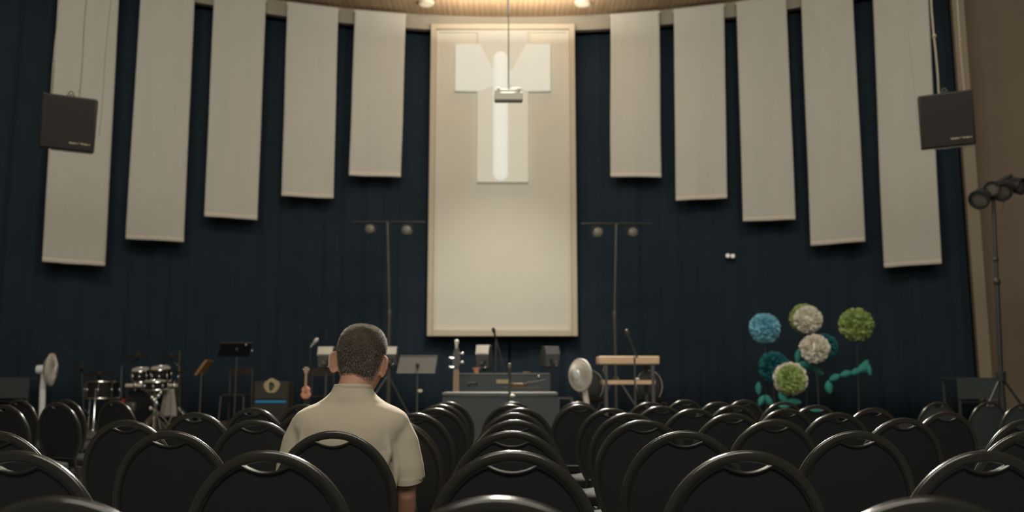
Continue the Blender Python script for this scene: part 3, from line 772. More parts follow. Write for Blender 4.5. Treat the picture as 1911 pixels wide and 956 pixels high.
M_str = [mat('hair_dark', (0.035, 0.027, 0.020), 0.7), mat('hair_mid', (0.11, 0.092, 0.07), 0.8, spec=0.1), mat('hair_grey', (0.27, 0.24, 0.20), 0.8, spec=0.1)]
hr = random.Random(5); sm = [MB(), MB(), MB()]
for i in range(15000):
    q = hr.uniform(0, 2*PI); zl = hairline(q, 0) + hr.uniform(-0.006, 0.004)
    t = hr.random(); z = zl + (0.2165-zl)*t
    if z > 0.2 and hr.random() < 0.3: continue
    p = head_surf(q, z, 0.002); p2 = head_surf(q, z, 0.010); n_ = (p - Vector((0, 0, 0.10))).normalized()
    whorl = Vector((0.01, -0.06, 0.20)); away = (p-whorl); away = (away - n_*away.dot(n_)); away = away.normalized() if away.length > 1e-4 else Vector((1, 0, 0))
    dirv = (n_*0.55 + away*0.8 + Vector((hr.uniform(-.3, .3), hr.uniform(-.3, .3), hr.uniform(-.3, .3)))).normalized()
    L = hr.uniform(0.005, 0.010)*(0.6 if z < zl+0.015 else 1)
    sd = dirv.cross(n_).normalized()*0.00055
    a, b_, c_ = hd(p+sd), hd(p-sd), hd(p+dirv*L)
    side_grey = 0.35 + (0.25 if z < 0.12 else 0)
    k = hr.random(); idx = 2 if k < side_grey*0.62 else (1 if k < 0.68 else 0)
    sm[idx].add([a, b_, c_], [(0, 1, 2)])
for k in range(3):
    o = sm[k].build('short_hairs', M_str[k], hair, smooth=0, fix=False); o['kind'] = 'stuff'

# ------------------------------------------------------------------ things on the stage
SZ = STAGE_Z
def base(px, Y, z=None):
    p = at(px, 760, Y); return Vector((p.x, Y, SZ if z is None else z))
def H_(py, Y, z0=SZ): return at(955, py, Y).z - z0      # height above z0 of a photo row at distance Y
def PX(n, Y): return n/F*Y                                # size of n photo pixels at distance Y

# lighting T-stands
def tstand(px, xl, xr, ytop, lamps, label):
    Y = 13.6; b0 = base(px, Y); g = at(px, ytop, Y); g.z -= 0
    s = thing('light_stand', b0, label, 'light stand'); h = g.z-SZ
    MB().tube([(0, 0, 0.1), (0, 0, h*0.55)], 0.027, 12).tube([(0, 0, h*0.55), (g.x-b0.x, 0, h)], 0.019, 12).lathe((0, 0, h*0.53), (0, 0, 1), [(0, 0.03), (0.07, 0.034), (0.1, 0.02)], 12).build('pole', M_greym, s)
    for k in range(3):
        a = PI/2 + k*2*PI/3; MB().tube([(0, 0, 0.75), (0.5*math.cos(a), 0.5*math.sin(a), 0.01)], 0.012, 8).build('leg', M_greym, s)
    x0, x1 = at(xl, ytop, Y).x-b0.x, at(xr, ytop, Y).x-b0.x
    MB().tube([(x0, 0, h), (x1, 0, h)], 0.018, 10).build('crossbar', M_blackm, s)
    for (lx, ly) in lamps:
        q = at(lx, ly, Y)-b0; q.y = 0; q.z = at(lx, ly, Y).z-SZ
        l = MB(); l.lathe((q.x, -0.10, q.z), (0, 1, 0), [(0, 0.070), (0.0, 0.076), (0.02, 0.078), (0.14, 0.070), (0.22, 0.045), (0.24, 0.01)], 20); 
        lo = l.build('lamp_can', M_blackm, s)
        MB().lathe((q.x, -0.108, q.z), (0, 1, 0), [(0, 0.02), (0.004, 0.06), (0.009, 0.070)], 20).build('lens', M_lens, lo)
        MB().tube([(q.x-0.085, 0, q.z), (q.x-0.085, 0, q.z+0.07), (q.x, 0, h), (q.x+0.085, 0, q.z+0.07), (q.x+0.085, 0, q.z)], 0.007, 8).build('yoke', M_blackm, lo)
tstand(723, 657, 793, 415, ((692, 429), (760, 431)), 'tall thin T-bar light stand with two lamps, left of the ivory screen')
tstand(1150, 1085, 1216, 418, ((1115, 435), (1180, 435)), 'tall thin T-bar light stand with two lamps, right of the ivory screen')

# heavy tripod stand with cluster of cans, right of the hall (on the floor)
Y = 9.55; b0 = base(1872, Y, 0.0)
s = thing('tripod_light_stand', b0, 'tall dark tripod stand carrying a cluster of spotlights by the tan wall', 'light stand')
g = at(1853, 355, Y); top = Vector((g.x-b0.x, 0, g.z)); hubp = Vector((at(1868, 703, Y).x-b0.x, 0, at(1868, 703, Y).z))
m = MB(); m.tube([(0, 0, 0.15), hubp], 0.028, 14); m.tube([hubp, hubp.lerp(top, 0.5)], 0.024, 14); m.tube([hubp.lerp(top, 0.5), top], 0.019, 14)
m.ell(hubp.lerp(top, 0.5), (0.036, 0.036, 0.05)); m.ell(hubp.lerp(top, 0.62), (0.03, 0.03, 0.03)); m.build('pole', M_greym if False else M_blackm, s)
m = MB(); m.lathe(hubp-Vector((0, 0, 0.05)), (0, 0, 1), [(0, 0.045), (0.1, 0.05), (0.11, 0.03)], 16); m.build('hub', M_blackm, s)
for ax, ay in ((-0.52, -0.08), (0.55, -0.10), (0.10, 0.42)):
    MB().tube([hubp, (ax*0.55, ay*0.55, hubp.z*0.55), (ax, ay, 0.015)], 0.014, 8).build('leg', M_blackm, s)
def can(parent, c, d, r, L):
    d = Vector(d).normalized(); o = MB().lathe(c, d, [(0, r*0.55), (0.02, r*0.8), (L*0.4, r), (L, r*1.04), (L+0.01, r*1.12), (L+0.03, r*1.12), (L+0.03, r*0.95), (L*0.9, r*0.9)], 20).build('spotlight_can', M_blackm, parent)
    MB().lathe(Vector(c)+d*(L*0.9), d, [(0, r*0.9), (0.006, r*0.5), (0.008, 0.01)], 20).build('lens', M_lens, o)
    return o
rot = top
MB().tube([top+Vector((-0.16, 0, -0.02)), top+Vector((0.22, 0, 0.17))], 0.022, 10).build('crossbar', M_blackm, s)
can(s, top+Vector((-0.07, 0.05, -0.03)), (-0.6, -0.5, -0.45), 0.10, 0.16)
can(s, top+Vector((0.10, 0.05, 0.05)), (-0.3, -0.8, -0.5), 0.095, 0.17)
can(s, top+Vector((0.17, 0.0, 0.07)), (0.3, -0.6, -0.25), 0.085, 0.15)
can(s, top+Vector((0.02, 0.0, 0.03)), (-0.5, -0.6, -0.2), 0.075, 0.14)
m = MB(); m.tube([top+Vector((0.2, 0, 0.1))+Vector((0.05*math.sin(i*1.1), 0, 0.05*math.cos(i*0.8)-i*0.004)) for i in range(10)], 0.005, 6)
m.tube([top+Vector((0.05, 0, -0.02)), top+Vector((0.11, 0, -0.12)), top+Vector((0.09, 0, -0.22)), top+Vector((0.03, 0, -0.30))], 0.004, 6); m.build('cord', M_blackm, s)

# emergency twin lamps on the curtain
p = at(1363, 478, 15.0); a_, z_ = on_arc(1363, 478, 12.35)
q = arc(a_, 12.36, z_)
s = thing('twin_wall_lamp', q, 'tiny twin wall lamp high on the dark curtain, right of the screen', 'wall lamp', rz=R(-a_))
MB().box((0, 0.02, 0.0), (0.17, 0.05, 0.07)).build('housing', M_blackm, s, bevel=0.005)
for k in (-1, 1): MB().lathe((k*0.042, -0.01, -0.005*k), (0, -1, 0), [(0, 0.030), (0.03, 0.036), (0.034, 0.02), (0.035, 0.002)], 16).build('lamp_head', M_emer, s)

# tables with modesty panels
def table(x0, x1, Y, label):
    a = at(x0, 705, Y); b_ = at(x1, 705, Y); w = b_.x-a.x; h = a.z-SZ
    t = thing('panelled_table', ((a.x+b_.x)/2, Y+0.25, SZ), label, 'table')
    MB().box((0, 0, h-0.015), (w, 0.5, 0.03)).build('tabletop', M_skirt, t, bevel=0.004)
    MB().box((0, -0.24, h-0.03-0.13), (w, 0.016, 0.26)).build('modesty_panel', M_skirt, t, bevel=0.003)
    MB().box((0, -0.05, h-0.33), (w-0.08, 0.34, 0.02)).build('shelf', M_blackm, t)
    for sx in (-1, 1):
        for sy in (-1, 1): MB().box((sx*(w/2-0.03), sy*0.21, (h-0.03)/2), (0.03, 0.03, h-0.03)).build('leg', M_greym, t, bevel=0.003)
table(-60, 55, 12.6, 'blue-grey table at the left edge of the stage, beside the left fan')
table(1786, 1872, 12.2, 'blue-grey table at the far right, behind the tripod light stand')

# desk in front of stage (blue grey lectern table)
Y = 8.7; a = at(825, 733, Y); b_ = at(1041, 733, Y); w = b_.x-a.x; h = a.z
t = thing('front_desk', ((a.x+b_.x)/2, Y+0.32, 0), 'wide blue-grey panelled desk in front of the stage centre', 'desk')
MB().box((0, 0, h-0.014), (w, 0.66, 0.028)).build('desktop', M_skirt_edge, t, bevel=0.004)
MB().box((0, -0.30, (h-0.03)/2), (w-0.006, 0.03, h-0.03)).build('front_panel', M_skirt, t, bevel=0.004)
for sx in (-1, 1): MB().box((sx*(w/2-0.02), 0.015, (h-0.03)/2), (0.03, 0.60, h-0.03)).build('side_panel', M_skirt, t, bevel=0.003)

# equipment case on the stage behind the desk
Y = 10.8; a = at(856, 697, Y); b_ = at(1026, 697, Y); w = b_.x-a.x; h = a.z-SZ
t = thing('equipment_case', ((a.x+b_.x)/2, Y+0.2, SZ), 'long blue-grey equipment case on the stage behind the desk', 'case')
MB().box((0, 0, h/2), (w, 0.4, h)).build('body', M_skirt, t, bevel=0.01)
m = MB()
for k in (-0.36, -0.12, 0.16, 0.36): m.box((k*w, -0.204, h*0.5), (0.012, 0.01, h*0.96))
m.box((0, -0.204, h-0.012), (w, 0.012, 0.02)); m.build('edge_strips', M_boxg, t, bevel=0.002)
MB().box((-0.02, -0.207, h-0.10), (0.15, 0.012, 0.05)).build('name_plate', M_stick if False else M_gold, t, bevel=0.003)
MB().tube([(-0.43, -0.21, h-0.16), (-0.43, -0.235, h-0.12), (-0.34, -0.235, h-0.11), (-0.33, -0.21, h-0.13)], 0.008, 8).build('handle', M_blackm, t)
MB().lathe((0.42, -0.205, h-0.04), (0, -1, 0), [(0, 0.02), (0.02, 0.016), (0.025, 0.004)], 14).build('knob', M_chrome, t)
# small orange pots on top
p = at(888, 697, 10.85)
t2 = thing('small_pot', (p.x, 10.95, SZ+h), 'small orange pot on the left end of the blue-grey case', 'pot')
MB().lathe((0, 0, 0), (0, 0, 1), [(0, 0.028), (0.05, 0.04), (0.052, 0.046), (0.07, 0.046), (0.07, 0.036)], 20).build('bowl', M_pink, t2)
p = at(982, 697, 10.85)
t2 = thing('shallow_dish', (p.x, 10.95, SZ+h), 'shallow brown dish on the right part of the blue-grey case', 'dish')
MB().lathe((0, 0, 0), (0, 0, 1), [(0, 0.025), (0.015, 0.045), (0.018, 0.042)], 20).build('bowl', M_stick, t2)

# monitor speakers on poles
def monitor(cx, y0, y1, wpx, Y, yaw, label, top_m, floor=None, depth=0.26):
    a = at(cx, (y0+y1)/2, Y); b0 = Vector((a.x, Y, SZ)); h = at(cx, y1, Y).z-SZ; H2 = at(cx, y0, Y).z-SZ; w = PX(wpx, Y)
    s = thing('monitor_speaker', b0, label, 'speaker', rz=yaw)
    hh = H2-h; prof = [(-0.0, 0), (-0.035, hh*0.62), (0.02, hh), (depth*0.6, hh), (depth, hh*0.55), (depth*0.85, 0)]
    m = MB(); m.prism([Vector((-w/2, y-0.08, h+z)) for y, z in prof], (w, 0, 0)); m.build('cabinet', M_boxg, s, bevel=0.012)
    MB().prism([Vector((-w/2-0.002, y-0.08, h+z)) for y, z in ((-0.037, hh*0.60), (0.016, hh+0.004), (depth*0.6, hh+0.004), (depth*0.6, hh-0.012), (0.022, hh-0.012), (-0.026, hh*0.60))], (w+0.004, 0, 0)).build('top_cover', top_m, s, bevel=0.004)
    MB().lathe((0.01, -0.098, h+hh*0.3), (0, -1, 0.2), [(0, w*0.28), (0.012, w*0.26), (0.006, w*0.2), (0.0, w*0.05)], 20).build('driver_cone', M_blackm, s)
    MB().tube([(0, 0.02, 0.0), (0, 0.02, h)], 0.017, 10).lathe((0, 0.02, 0), (0, 0, 1), [(0, 0.16), (0.012, 0.16), (0.02, 0.03)], 20).build('pole', M_greym, s)
    MB().ell((w*0.25, -0.09, h+0.02), 0.018).build('knob', M_chrome, s)
    return s
monitor(903, 645, 689, 24, 11.6, R(-12), 'small monitor speaker with white top, behind the left part of the case', M_boxw)
monitor(1027, 647, 685, 27, 11.6, R(16), 'small grey monitor speaker behind the right part of the case', M_boxg)
monitor(609, 648, 687, 27, 11.8, 0, 'small white-topped monitor speaker left of the man\'s head', M_boxw)
monitor(727, 648, 683, 28, 11.8, 0, 'small white-topped monitor speaker right of the man\'s head', M_boxw)

# generic mic stand with boom
def micstand(px, Y, ytop, label, boom=None, mic_m=M_blackm, mat_=M_greym, z0=SZ, clutch=None):
    b0 = base(px, Y, z0); h = H_(ytop, Y, z0)
    s = thing('microphone_stand', b0, label, 'microphone stand')
    MB().tube([(0, 0, 0.03), (0, 0, h)], 0.011, 10).build('pole', mat_, s)
    for k in range(3):
        a = 0.5+k*2*PI/3; MB().tube([(0, 0, 0.07), (0.26*math.cos(a), 0.26*math.sin(a), 0.012)], 0.009, 8).build('leg', mat_, s)
    e = Vector((0, 0, h))
    if boom:
        (ax, ay), (bx, by) = boom
        A = at(ax, ay, Y); B = at(bx, by, Y); A = Vector((A.x-b0.x, 0, A.z-z0)); B = Vector((B.x-b0.x, -0.05, B.z-z0))
        MB().tube([A, B], 0.010, 10).build('boom_arm', mat_, s); e = B; d = (B-A).normalized()
    else: d = Vector((0.4, -0.3, 0.4)).normalized() if z0 else Vector((0, 0, 1))
    if clutch: MB().ell((0.025, 0, H_(clutch, Y, z0)), (0.028, 0.018, 0.016)).build('clutch_knob', M_boxw, s)
    MB().lathe(e, d, [(0, 0.009), (0.09, 0.016), (0.11, 0.024), (0.14, 0.026), (0.165, 0.015), (0.17, 0.002)], 14).build('microphone', mic_m, s)
    return s
micstand(925, 12.2, 634, 'tripod boom microphone stand behind the equipment case', boom=((943, 697), (926, 634)))
micstand(1186, 10.4, 666, 'microphone stand with slanted arm beside the wooden two-tier stand', boom=((1189, 668), (1177, 640)), clutch=708, mic_m=M_greym)
micstand(951, 8.3, 712, 'short thin microphone stand right before the blue-grey desk', z0=0.0, clutch=739, mic_m=M_greym)
micstand(576, 11.4, 648, 'dark microphone stand with a bright white microphone left of the man', mic_m=M_fanw, mat_=M_blackm)

# music stands
def music_stand(px, Y, x0, x1, y0, y1, label, m_, knob=None, tilt=22):
    b0 = base(px, Y); s = thing('music_stand', b0, label, 'music stand')
    a = at(x0, y1, Y); b_ = at(x1, y1, Y); zt, zb = at(px, y0, Y).z-SZ, at(px, y1, Y).z-SZ
    xa, xb = a.x-b0.x, b_.x-b0.x; hgt = (zt-zb); tx = math.tan(R(tilt))*hgt
    o = MB().prism([Vector((xa, 0, zb)), Vector((xb-0.02, 0, zb)), Vector((xb, tx, zt)), Vector((xa+0.03, tx, zt))], (0, 0.008, 0.0)).build('desk_plate', m_, s, bevel=0.002)
    MB().tube([(xa, 0.0, zb-0.004), (xb-0.02, 0.0, zb-0.004)], 0.007, 8).build('lip', m_, s)
    MB().tube([(xa+0.03, tx, zt), (xb, tx, zt)], 0.005, 8).build('top_edge', M_greym, s)
    MB().tube([(0, 0.02, 0.03), (0, 0.02, zb+hgt*0.5)], 0.012, 10).build('pole', M_greym, s)
    MB().ell((0, -0.004, zb+hgt*0.45), (0.022, 0.012, 0.03)).build('bracket', M_blackm, s)
    for k in range(3):
        q = 0.4+k*2*PI/3; MB().tube([(0, 0.02, 0.16), (0.26*math.cos(q), 0.26*math.sin(q), 0.012)], 0.009, 8).build('leg', M_greym, s)
    if knob: MB().ell((0.035, 0.0, H_(knob, Y)), (0.032, 0.02, 0.022)).build('clutch_knob', M_boxw, s)
music_stand(778, 10.6, 740, 815, 664, 696, 'grey metal music stand right of the man\'s head', mat('stand_plate', (0.085, 0.08, 0.064), 0.55, noise_amt=0.1), 730)
music_stand(437, 12.2, 406, 468, 640, 664, 'black music stand with chrome clips left of the amplifier', mat('black_plate', (0.006, 0.006, 0.006), 0.9, spec=0.1), tilt=8)
for (cx_, cy_) in ((460, 644), (471, 655)):
    o_ = bpy.data.objects.get('music_stand.001'); q = at(cx_, cy_, 12.2) - o_.location
    MB().ell((q.x, -0.02, q.z), 0.018, 12, 8).tube([(q.x, -0.02, q.z), (q.x-0.03, 0.0, q.z-0.01)], 0.006, 6).build('chrome_clip', M_chrome, o_)
p = Vector((at(371, 700, 12).x, 12.0, SZ))
s = thing('small_music_stand', p, 'thin stand holding a slanted tan board, right of the drum kit', 'music stand')
a = at(362, 700, 12.0); b_ = at(385, 672, 12.0)
MB().prism([Vector((a.x-p.x, 0, a.z-SZ)), Vector((a.x-p.x+0.03, 0, a.z-SZ-0.01)), Vector((b_.x-p.x+0.012, 0, b_.z-SZ-0.01)), Vector((b_.x-p.x-0.02, 0, b_.z-SZ))], (0, 0.28, 0)).build('slanted_board', M_stick, s, bevel=0.003)
MB().tube([(0, 0.1, 0.02), (0, 0.1, a.z-SZ+0.08)], 0.011, 8).build('pole', M_greym, s)
for k in range(3): MB().tube([(0, 0.1, 0.14), (0.22*math.cos(k*2.1), 0.1+0.22*math.sin(k*2.1), 0.012)], 0.008, 8).build('leg', M_greym, s)

# pedestal fans
def fan(px, Y, head, wpx, hpx, yaw, label, mot, pole_m, tilt=0):
    b0 = base(px, Y); hc = at(head[0], head[1], Y); c = Vector((hc.x-b0.x, 0, hc.z-SZ)); r = PX(hpx/2, Y)*0.97
    s = thing('pedestal_fan', b0, label, 'fan')
    d = Vector((math.sin(yaw), -math.cos(yaw), math.sin(tilt))).normalized()
    cage = MB()
    for sg in (0, 1):
        cage.torus(c+d*(0.02*sg), d, r, 0.007, 40, 6)
    A = d.orthogonal().normalized(); B = d.cross(A)
    for k in range(64):
        t = 2*PI*k/64; e = A*math.cos(t)+B*math.sin(t); e2 = A*math.cos(t+0.25)+B*math.sin(t+0.25)
        cage.tube([c+d*0.06+e*0.05, c+d*0.055+e.lerp(e2, .5)*r*0.6, c+d*0.02+e2*r], 0.0036, 4)
        cage.tube([c-d*0.06+e*0.05, c-d*0.055+e*r*0.6, c+e*r], 0.0028, 4)
    for rr_ in (0.3, 0.5, 0.7, 0.87): cage.torus(c+d*0.055*(1.05-rr_*0.5), d, r*rr_, 0.003, 36, 4)
    co = cage.build('cage', M_fan, s)
    MB().lathe(c+d*0.058, d, [(0, 0.055), (0.012, 0.05), (0.016, 0.01)], 20).build('badge', M_fanw, co)
    bl = MB()
    for k in range(5):
        pts = []
        for (ra, w) in ((0.15, -0.25), (0.55, -0.42), (0.9, -0.35), (0.93, 0.25), (0.6, 0.42), (0.15, 0.25)):
            t = 2*PI*k/5 + w; pts.append(c + (A*math.cos(t)+B*math.sin(t))*r*ra + d*(0.02*w))
        bl.prism(pts, d*0.004)
    bl.lathe(c-d*0.03, d, [(0, 0.03), (0.05, 0.03), (0.06, 0.01)], 14)
    bl.build('blades', M_fan, s)
    MB().lathe(c-d*mot, d, [(0, 0.035), (0.01, 0.052), (mot*0.5, 0.058), (mot-0.05, 0.058), (mot-0.04, 0.04)], 20).build('motor_housing', M_fanw, s, bevel=0)
    pb = c - d*(mot*0.45)
    MB().tube([pb+Vector((0, 0, -0.03)), Vector((pb.x*0.9, pb.y*0.9, c.z*0.72)), Vector((0.0, 0.0, c.z*0.35)), Vector((0, 0, 0.03))], [0.03, 0.036, 0.036, 0.03], 14).build('pole', pole_m, s)
    MB().lathe((0, 0, 0), (0, 0, 1), [(0, 0.19), (0.02, 0.19), (0.04, 0.06), (0.06, 0.04)], 28).build('base', pole_m, s)
fan(79, 10.9, (94, 690), 23, 60, R(103), 'white pedestal fan on the left of the stage, turned to the side', 0.16, M_fanw)
fan(1098, 10.55, (1084, 700), 42, 60, R(-52), 'cream pedestal fan with round cage, right of the blue-grey desk', 0.13, M_fan)

# wooden two tier stand
Y = 10.9; a = at(1118, 665, Y); b_ = at(1231, 680, Y); w = b_.x-a.x; b0 = Vector(((a.x+b_.x)/2, Y+0.2, SZ))
s = thing('two_tier_stand', b0, 'grey metal rack with two pale wooden shelves on the stage', 'rack')
zt, zb = at(1170, 665, Y).z-SZ, at(1170, 680, Y).z-SZ
MB().box((0, 0, (zt+zb)/2), (w, 0.42, zt-zb)).build('top_board', M_wood, s, bevel=0.012)
zt2, zb2 = at(1170, 710, Y).z-SZ, at(1170, 718, Y).z-SZ
MB().box((0, 0.0, (zt2+zb2)/2), (PX(96, Y), 0.38, zt2-zb2)).build('lower_board', M_wood, s, bevel=0.008)
for sx in (-1, 1):
    for sy in (-1, 1): MB().box((sx*PX(42, Y)+(-0.02 if sy > 0 else 0.01)*sx, sy*0.17, zb/2), (0.042, 0.042, zb)).build('leg', M_greym, s, bevel=0.004)
MB().tube([(-PX(46, Y), -0.2, zb-0.02), (-PX(49, Y), -0.22, zb-0.08), (-PX(45, Y), -0.2, zb-0.17)], 0.012, 8).build('hook', M_greym, s)

# guitars
def bass():
    Y = 10.3; p = at(851, 728, Y); b0 = Vector((p.x, Y, SZ)); s = thing('bass_guitar', b0, 'upright bass guitar with pale neck behind the left end of the desk', 'guitar')
    zn = at(851, 690, Y).z-SZ; zt = at(853, 634, Y).z-SZ; nb = 0.42
    out = []
    for k in range(36):
        q = 2*PI*k/36; rx = 0.155*(1-0.12*math.sin(q)) * (1-0.22*math.exp(-((math.sin(q)-0.15)/0.25)**2)); out.append(Vector((rx*math.cos(q), 0, 0.27+0.20*math.sin(q))))
    MB().prism(out, (0, 0.045, 0)).build('body', M_drum, s, bevel=0.01)
    MB().prism([Vector((-0.038, -0.012, nb-0.05)), Vector((0.038, -0.012, nb-0.05)), Vector((0.030, -0.012, zn)), Vector((-0.030, -0.012, zn))], (0, 0.028, 0)).build('neck', M_neck, s, bevel=0.004)
    hsz = zt-zn
    MB().prism([Vector((-0.03, -0.01, zn)), Vector((0.03, -0.01, zn)), Vector((0.05, -0.01, zn+hsz*0.35)), Vector((0.035, 0.0, zn+hsz*0.62)), Vector((0.012, 0.0, zn+hsz*0.80)), Vector((-0.012, 0.0, zn+hsz*0.80)), Vector((-0.045, -0.01, zn+hsz*0.45)), Vector((-0.045, -0.01, zn+hsz*0.1))], (0, 0.02, 0)).build('headstock', M_boxg, s, bevel=0.004)
    for k in range(4):
        z = zn + hsz*(0.08+0.15*k); sd = 1 if k % 2 else -1
        MB().tube([(sd*0.03, -0.01, z), (sd*0.062, -0.012, z)], 0.007, 8).ell((sd*0.072, -0.012, z), (0.018, 0.01, 0.018)).build('tuning_peg', M_chrome, s)
    MB().limb([(0.0, -0.01, zn+hsz*0.72), (0.004, -0.01, zn+hsz*0.93)], [0.014, 0.026], 14).build('head_tip', M_boxw, s)
    m = MB()
    for k in range(4): m.tube([(-0.02+0.0133*k, -0.017, 0.2), (-0.018+0.012*k, -0.017, zn+0.05)], 0.0012, 4)
    m.build('strings', M_chrome, s)
    m = MB(); m.tube([(0, 0.10, 0.0), (0, 0.08, 0.5), (0, 0.06, zn*0.75)], 0.012, 8); m.tube([(-0.16, -0.08, 0.01), (0, 0.1, 0.12), (0.16, -0.08, 0.01)], 0.01, 8); m.tube([(-0.1, -0.04, 0.06), (0.1, -0.04, 0.06)], 0.01, 8)
    m.build('guitar_rest', M_blackm, s)
bass()
def uke():
    Y = 10.7; p = at(570, 735, Y); b0 = Vector((p.x, Y, SZ)); s = thing('small_guitar', b0, 'small stringed instrument with orange pink body, left of the man', 'guitar')
    zc = at(570, 733, Y).z-SZ; out = []
    for k in range(32):
        q = 2*PI*k/32; rx = 0.062*(1-0.28*math.exp(-((math.sin(q)-0.1)/0.25)**2))*(1-0.1*math.sin(q)); out.append(Vector((rx*math.cos(q), 0, zc+0.078*math.sin(q))))
    MB().prism(out, (0, 0.04, 0)).build('body', M_pink, s, bevel=0.008)
    zt = at(570, 690, Y).z-SZ
    MB().prism([Vector((-0.014, -0.008, zc+0.05)), Vector((0.014, -0.008, zc+0.05)), Vector((0.012, -0.008, zt-0.05)), Vector((0.026, -0.008, zt-0.03)), Vector((0.022, -0.008, zt+0.03)), Vector((-0.024, -0.008, zt+0.03)), Vector((-0.026, -0.008, zt-0.03)), Vector((-0.012, -0.008, zt-0.05))], (0, 0.016, 0)).build('neck', M_neck, s, bevel=0.003)
    MB().lathe((0, -0.001, zc+0.01), (0, -1, 0), [(0, 0.02), (0.003, 0.018), (0.003, 0.002)], 18).build('sound_hole', M_stick, s)
    for k in (-1, 1): MB().ell((k*0.034, 0, zt), (0.012, 0.008, 0.008)).build('tuning_peg', M_chrome, s)
    m = MB(); m.tube([(0, 0.06, 0.0), (0, 0.05, zc-0.06)], 0.012, 8); m.tube([(0, 0.05, zc-0.06), (0, -0.01, zc-0.082)], 0.01, 8); m.lathe((0, 0.06, 0), (0, 0, 1), [(0, 0.14), (0.012, 0.13), (0.02, 0.02)], 20); m.tube([(0, 0.05, zc-0.06), (0, 0.055, zt-0.06)], 0.007, 8)
    m.build('support', M_blackm, s)
uke()

# amplifier with gold emblem
Y = 11.6; a = at(474, 712, Y); b_ = at(538, 752, Y); w = b_.x-a.x; b0 = Vector(((a.x+b_.x)/2, Y+0.14, SZ))
s = thing('guitar_amplifier', b0, 'black amplifier with gold ring emblem and blue light strip', 'amplifier')
zt = a.z-SZ; zm = b_.z-SZ
MB().box((0, 0, zt/2+0.0), (w, 0.28, zt)).build('cabinet', M_ampc, s, bevel=0.012)
MB().box((0, -0.143, (zt+zm)/2+0.02), (w-0.04, 0.01, zt-zm-0.06)).build('grille_cloth', mat('amp_grille', (0.045, 0.042, 0.034), 0.9), s, bevel=0.002)
zs = at(505, 750, Y).z-SZ
MB().box((0, -0.145, zs), (w-0.06, 0.012, 0.028)).build('light_strip', M_blue, s, bevel=0.002)
ec = at(507, 721, Y); ring_o = []; ring_i = []
for k in range(40):
    q = 2*PI*k/40; ro = 0.098*(1+0.05*math.sin(5*q)+0.10*max(0, math.cos(q-0.35))**8)*(0.9 if math.sin(q) < -0.5 else 1); ri = 0.048*(1+0.12*math.sin(3*q+1))
    ring_o.append(Vector((ro*math.cos(q), 0, ro*math.sin(q)))); ring_i.append(Vector((ri*0.75*math.cos(q), 0, ri*1.2*math.sin(q))))
cE = Vector((ec.x-b0.x, -0.150, ec.z-SZ))
m = MB(); n = 40
m.add([cE+p for p in ring_o]+[cE+p for p in ring_i]+[cE+p+Vector((0, 0.008, 0)) for p in ring_o]+[cE+p+Vector((0, 0.008, 0)) for p in ring_i],
      [(i, (i+1) % n, n+(i+1) % n, n+i) for i in range(n)] + [(2*n+i, 3*n+i, 3*n+(i+1) % n, 2*n+(i+1) % n) for i in range(n)] + [(i, 2*n+i, 2*n+(i+1) % n, (i+1) % n) for i in range(n)] + [(n+i, n+(i+1) % n, 3*n+(i+1) % n, 3*n+i) for i in range(n)])
m.build('emblem', M_gold, s)
MB().ell(cE+Vector((0.006, 0.002, -0.02)), (0.018, 0.004, 0.03)).build('emblem', M_greym, s)

# stacking chairs with brown back panels
def brown_chair(x0, x1, y0, y1, Y, label):
    a = at(x0, y0, Y); b_ = at(x1, y1, Y); w = b_.x-a.x; b0 = Vector(((a.x+b_.x)/2, Y, SZ)); zt = a.z-SZ; zb = b_.z-SZ
    s = thing('stacking_chair', b0, label, 'chair')
    MB().box((0, 0, (zt+zb)/2), (w, 0.025, zt-zb)).build('backrest', M_brown, s, bevel=0.008)
    MB().box((0, -0.2, zb*0.62), (w, 0.38, 0.03)).build('seat', M_brown, s, bevel=0.01)
    for sx in (-1, 1):
        MB().tube([(sx*w*0.52, 0.0, zt-0.02), (sx*w*0.52, 0.0, zb*0.6), (sx*w*0.56, 0.05, 0.01)], 0.011, 8).build('leg', M_greym, s)
        MB().tube([(sx*w*0.52, -0.38, zb*0.6), (sx*w*0.56, -0.42, 0.01)], 0.011, 8).build('leg', M_greym, s)
brown_chair(431, 470, 687, 702, 13.2, 'dark brown-backed chair behind the black music stand, left of the amplifier')
brown_chair(584, 622, 688, 704, 12.7, 'dark brown-backed chair mostly hidden behind the man\'s left ear')

# small crate with legs right of the desk
Y = 10.9; a = at(1041, 742, Y); w = PX(28, Y)
s = thing('cable_crate', (a.x+w/2, Y+0.1, SZ), 'dark open crate with coiled cable just right of the desk', 'crate')
zt = at(1050, 742, Y).z-SZ
m = MB()
for sx in (-1, 1):
    for sy in (-1, 1): m.box((sx*(w/2-0.01), sy*0.11, zt/2), (0.018, 0.018, zt))
for z in (zt-0.01, zt*0.55, 0.02):
    m.box((0, -0.11, z), (w, 0.012, 0.018)); m.box((0, 0.11, z), (w, 0.012, 0.018))
m.build('frame', M_greym, s); MB().box((0, 0, 0.03), (w-0.04, 0.2, 0.02)).build('bottom', M_blackm, s)
MB().torus((0, 0, 0.12), (0.3, 0, 1), 0.055, 0.018, 20, 8).torus((0.01, 0, 0.16), (-0.2, 0.1, 1), 0.05, 0.018, 20, 8).build('cable_coil', M_boxg, s)
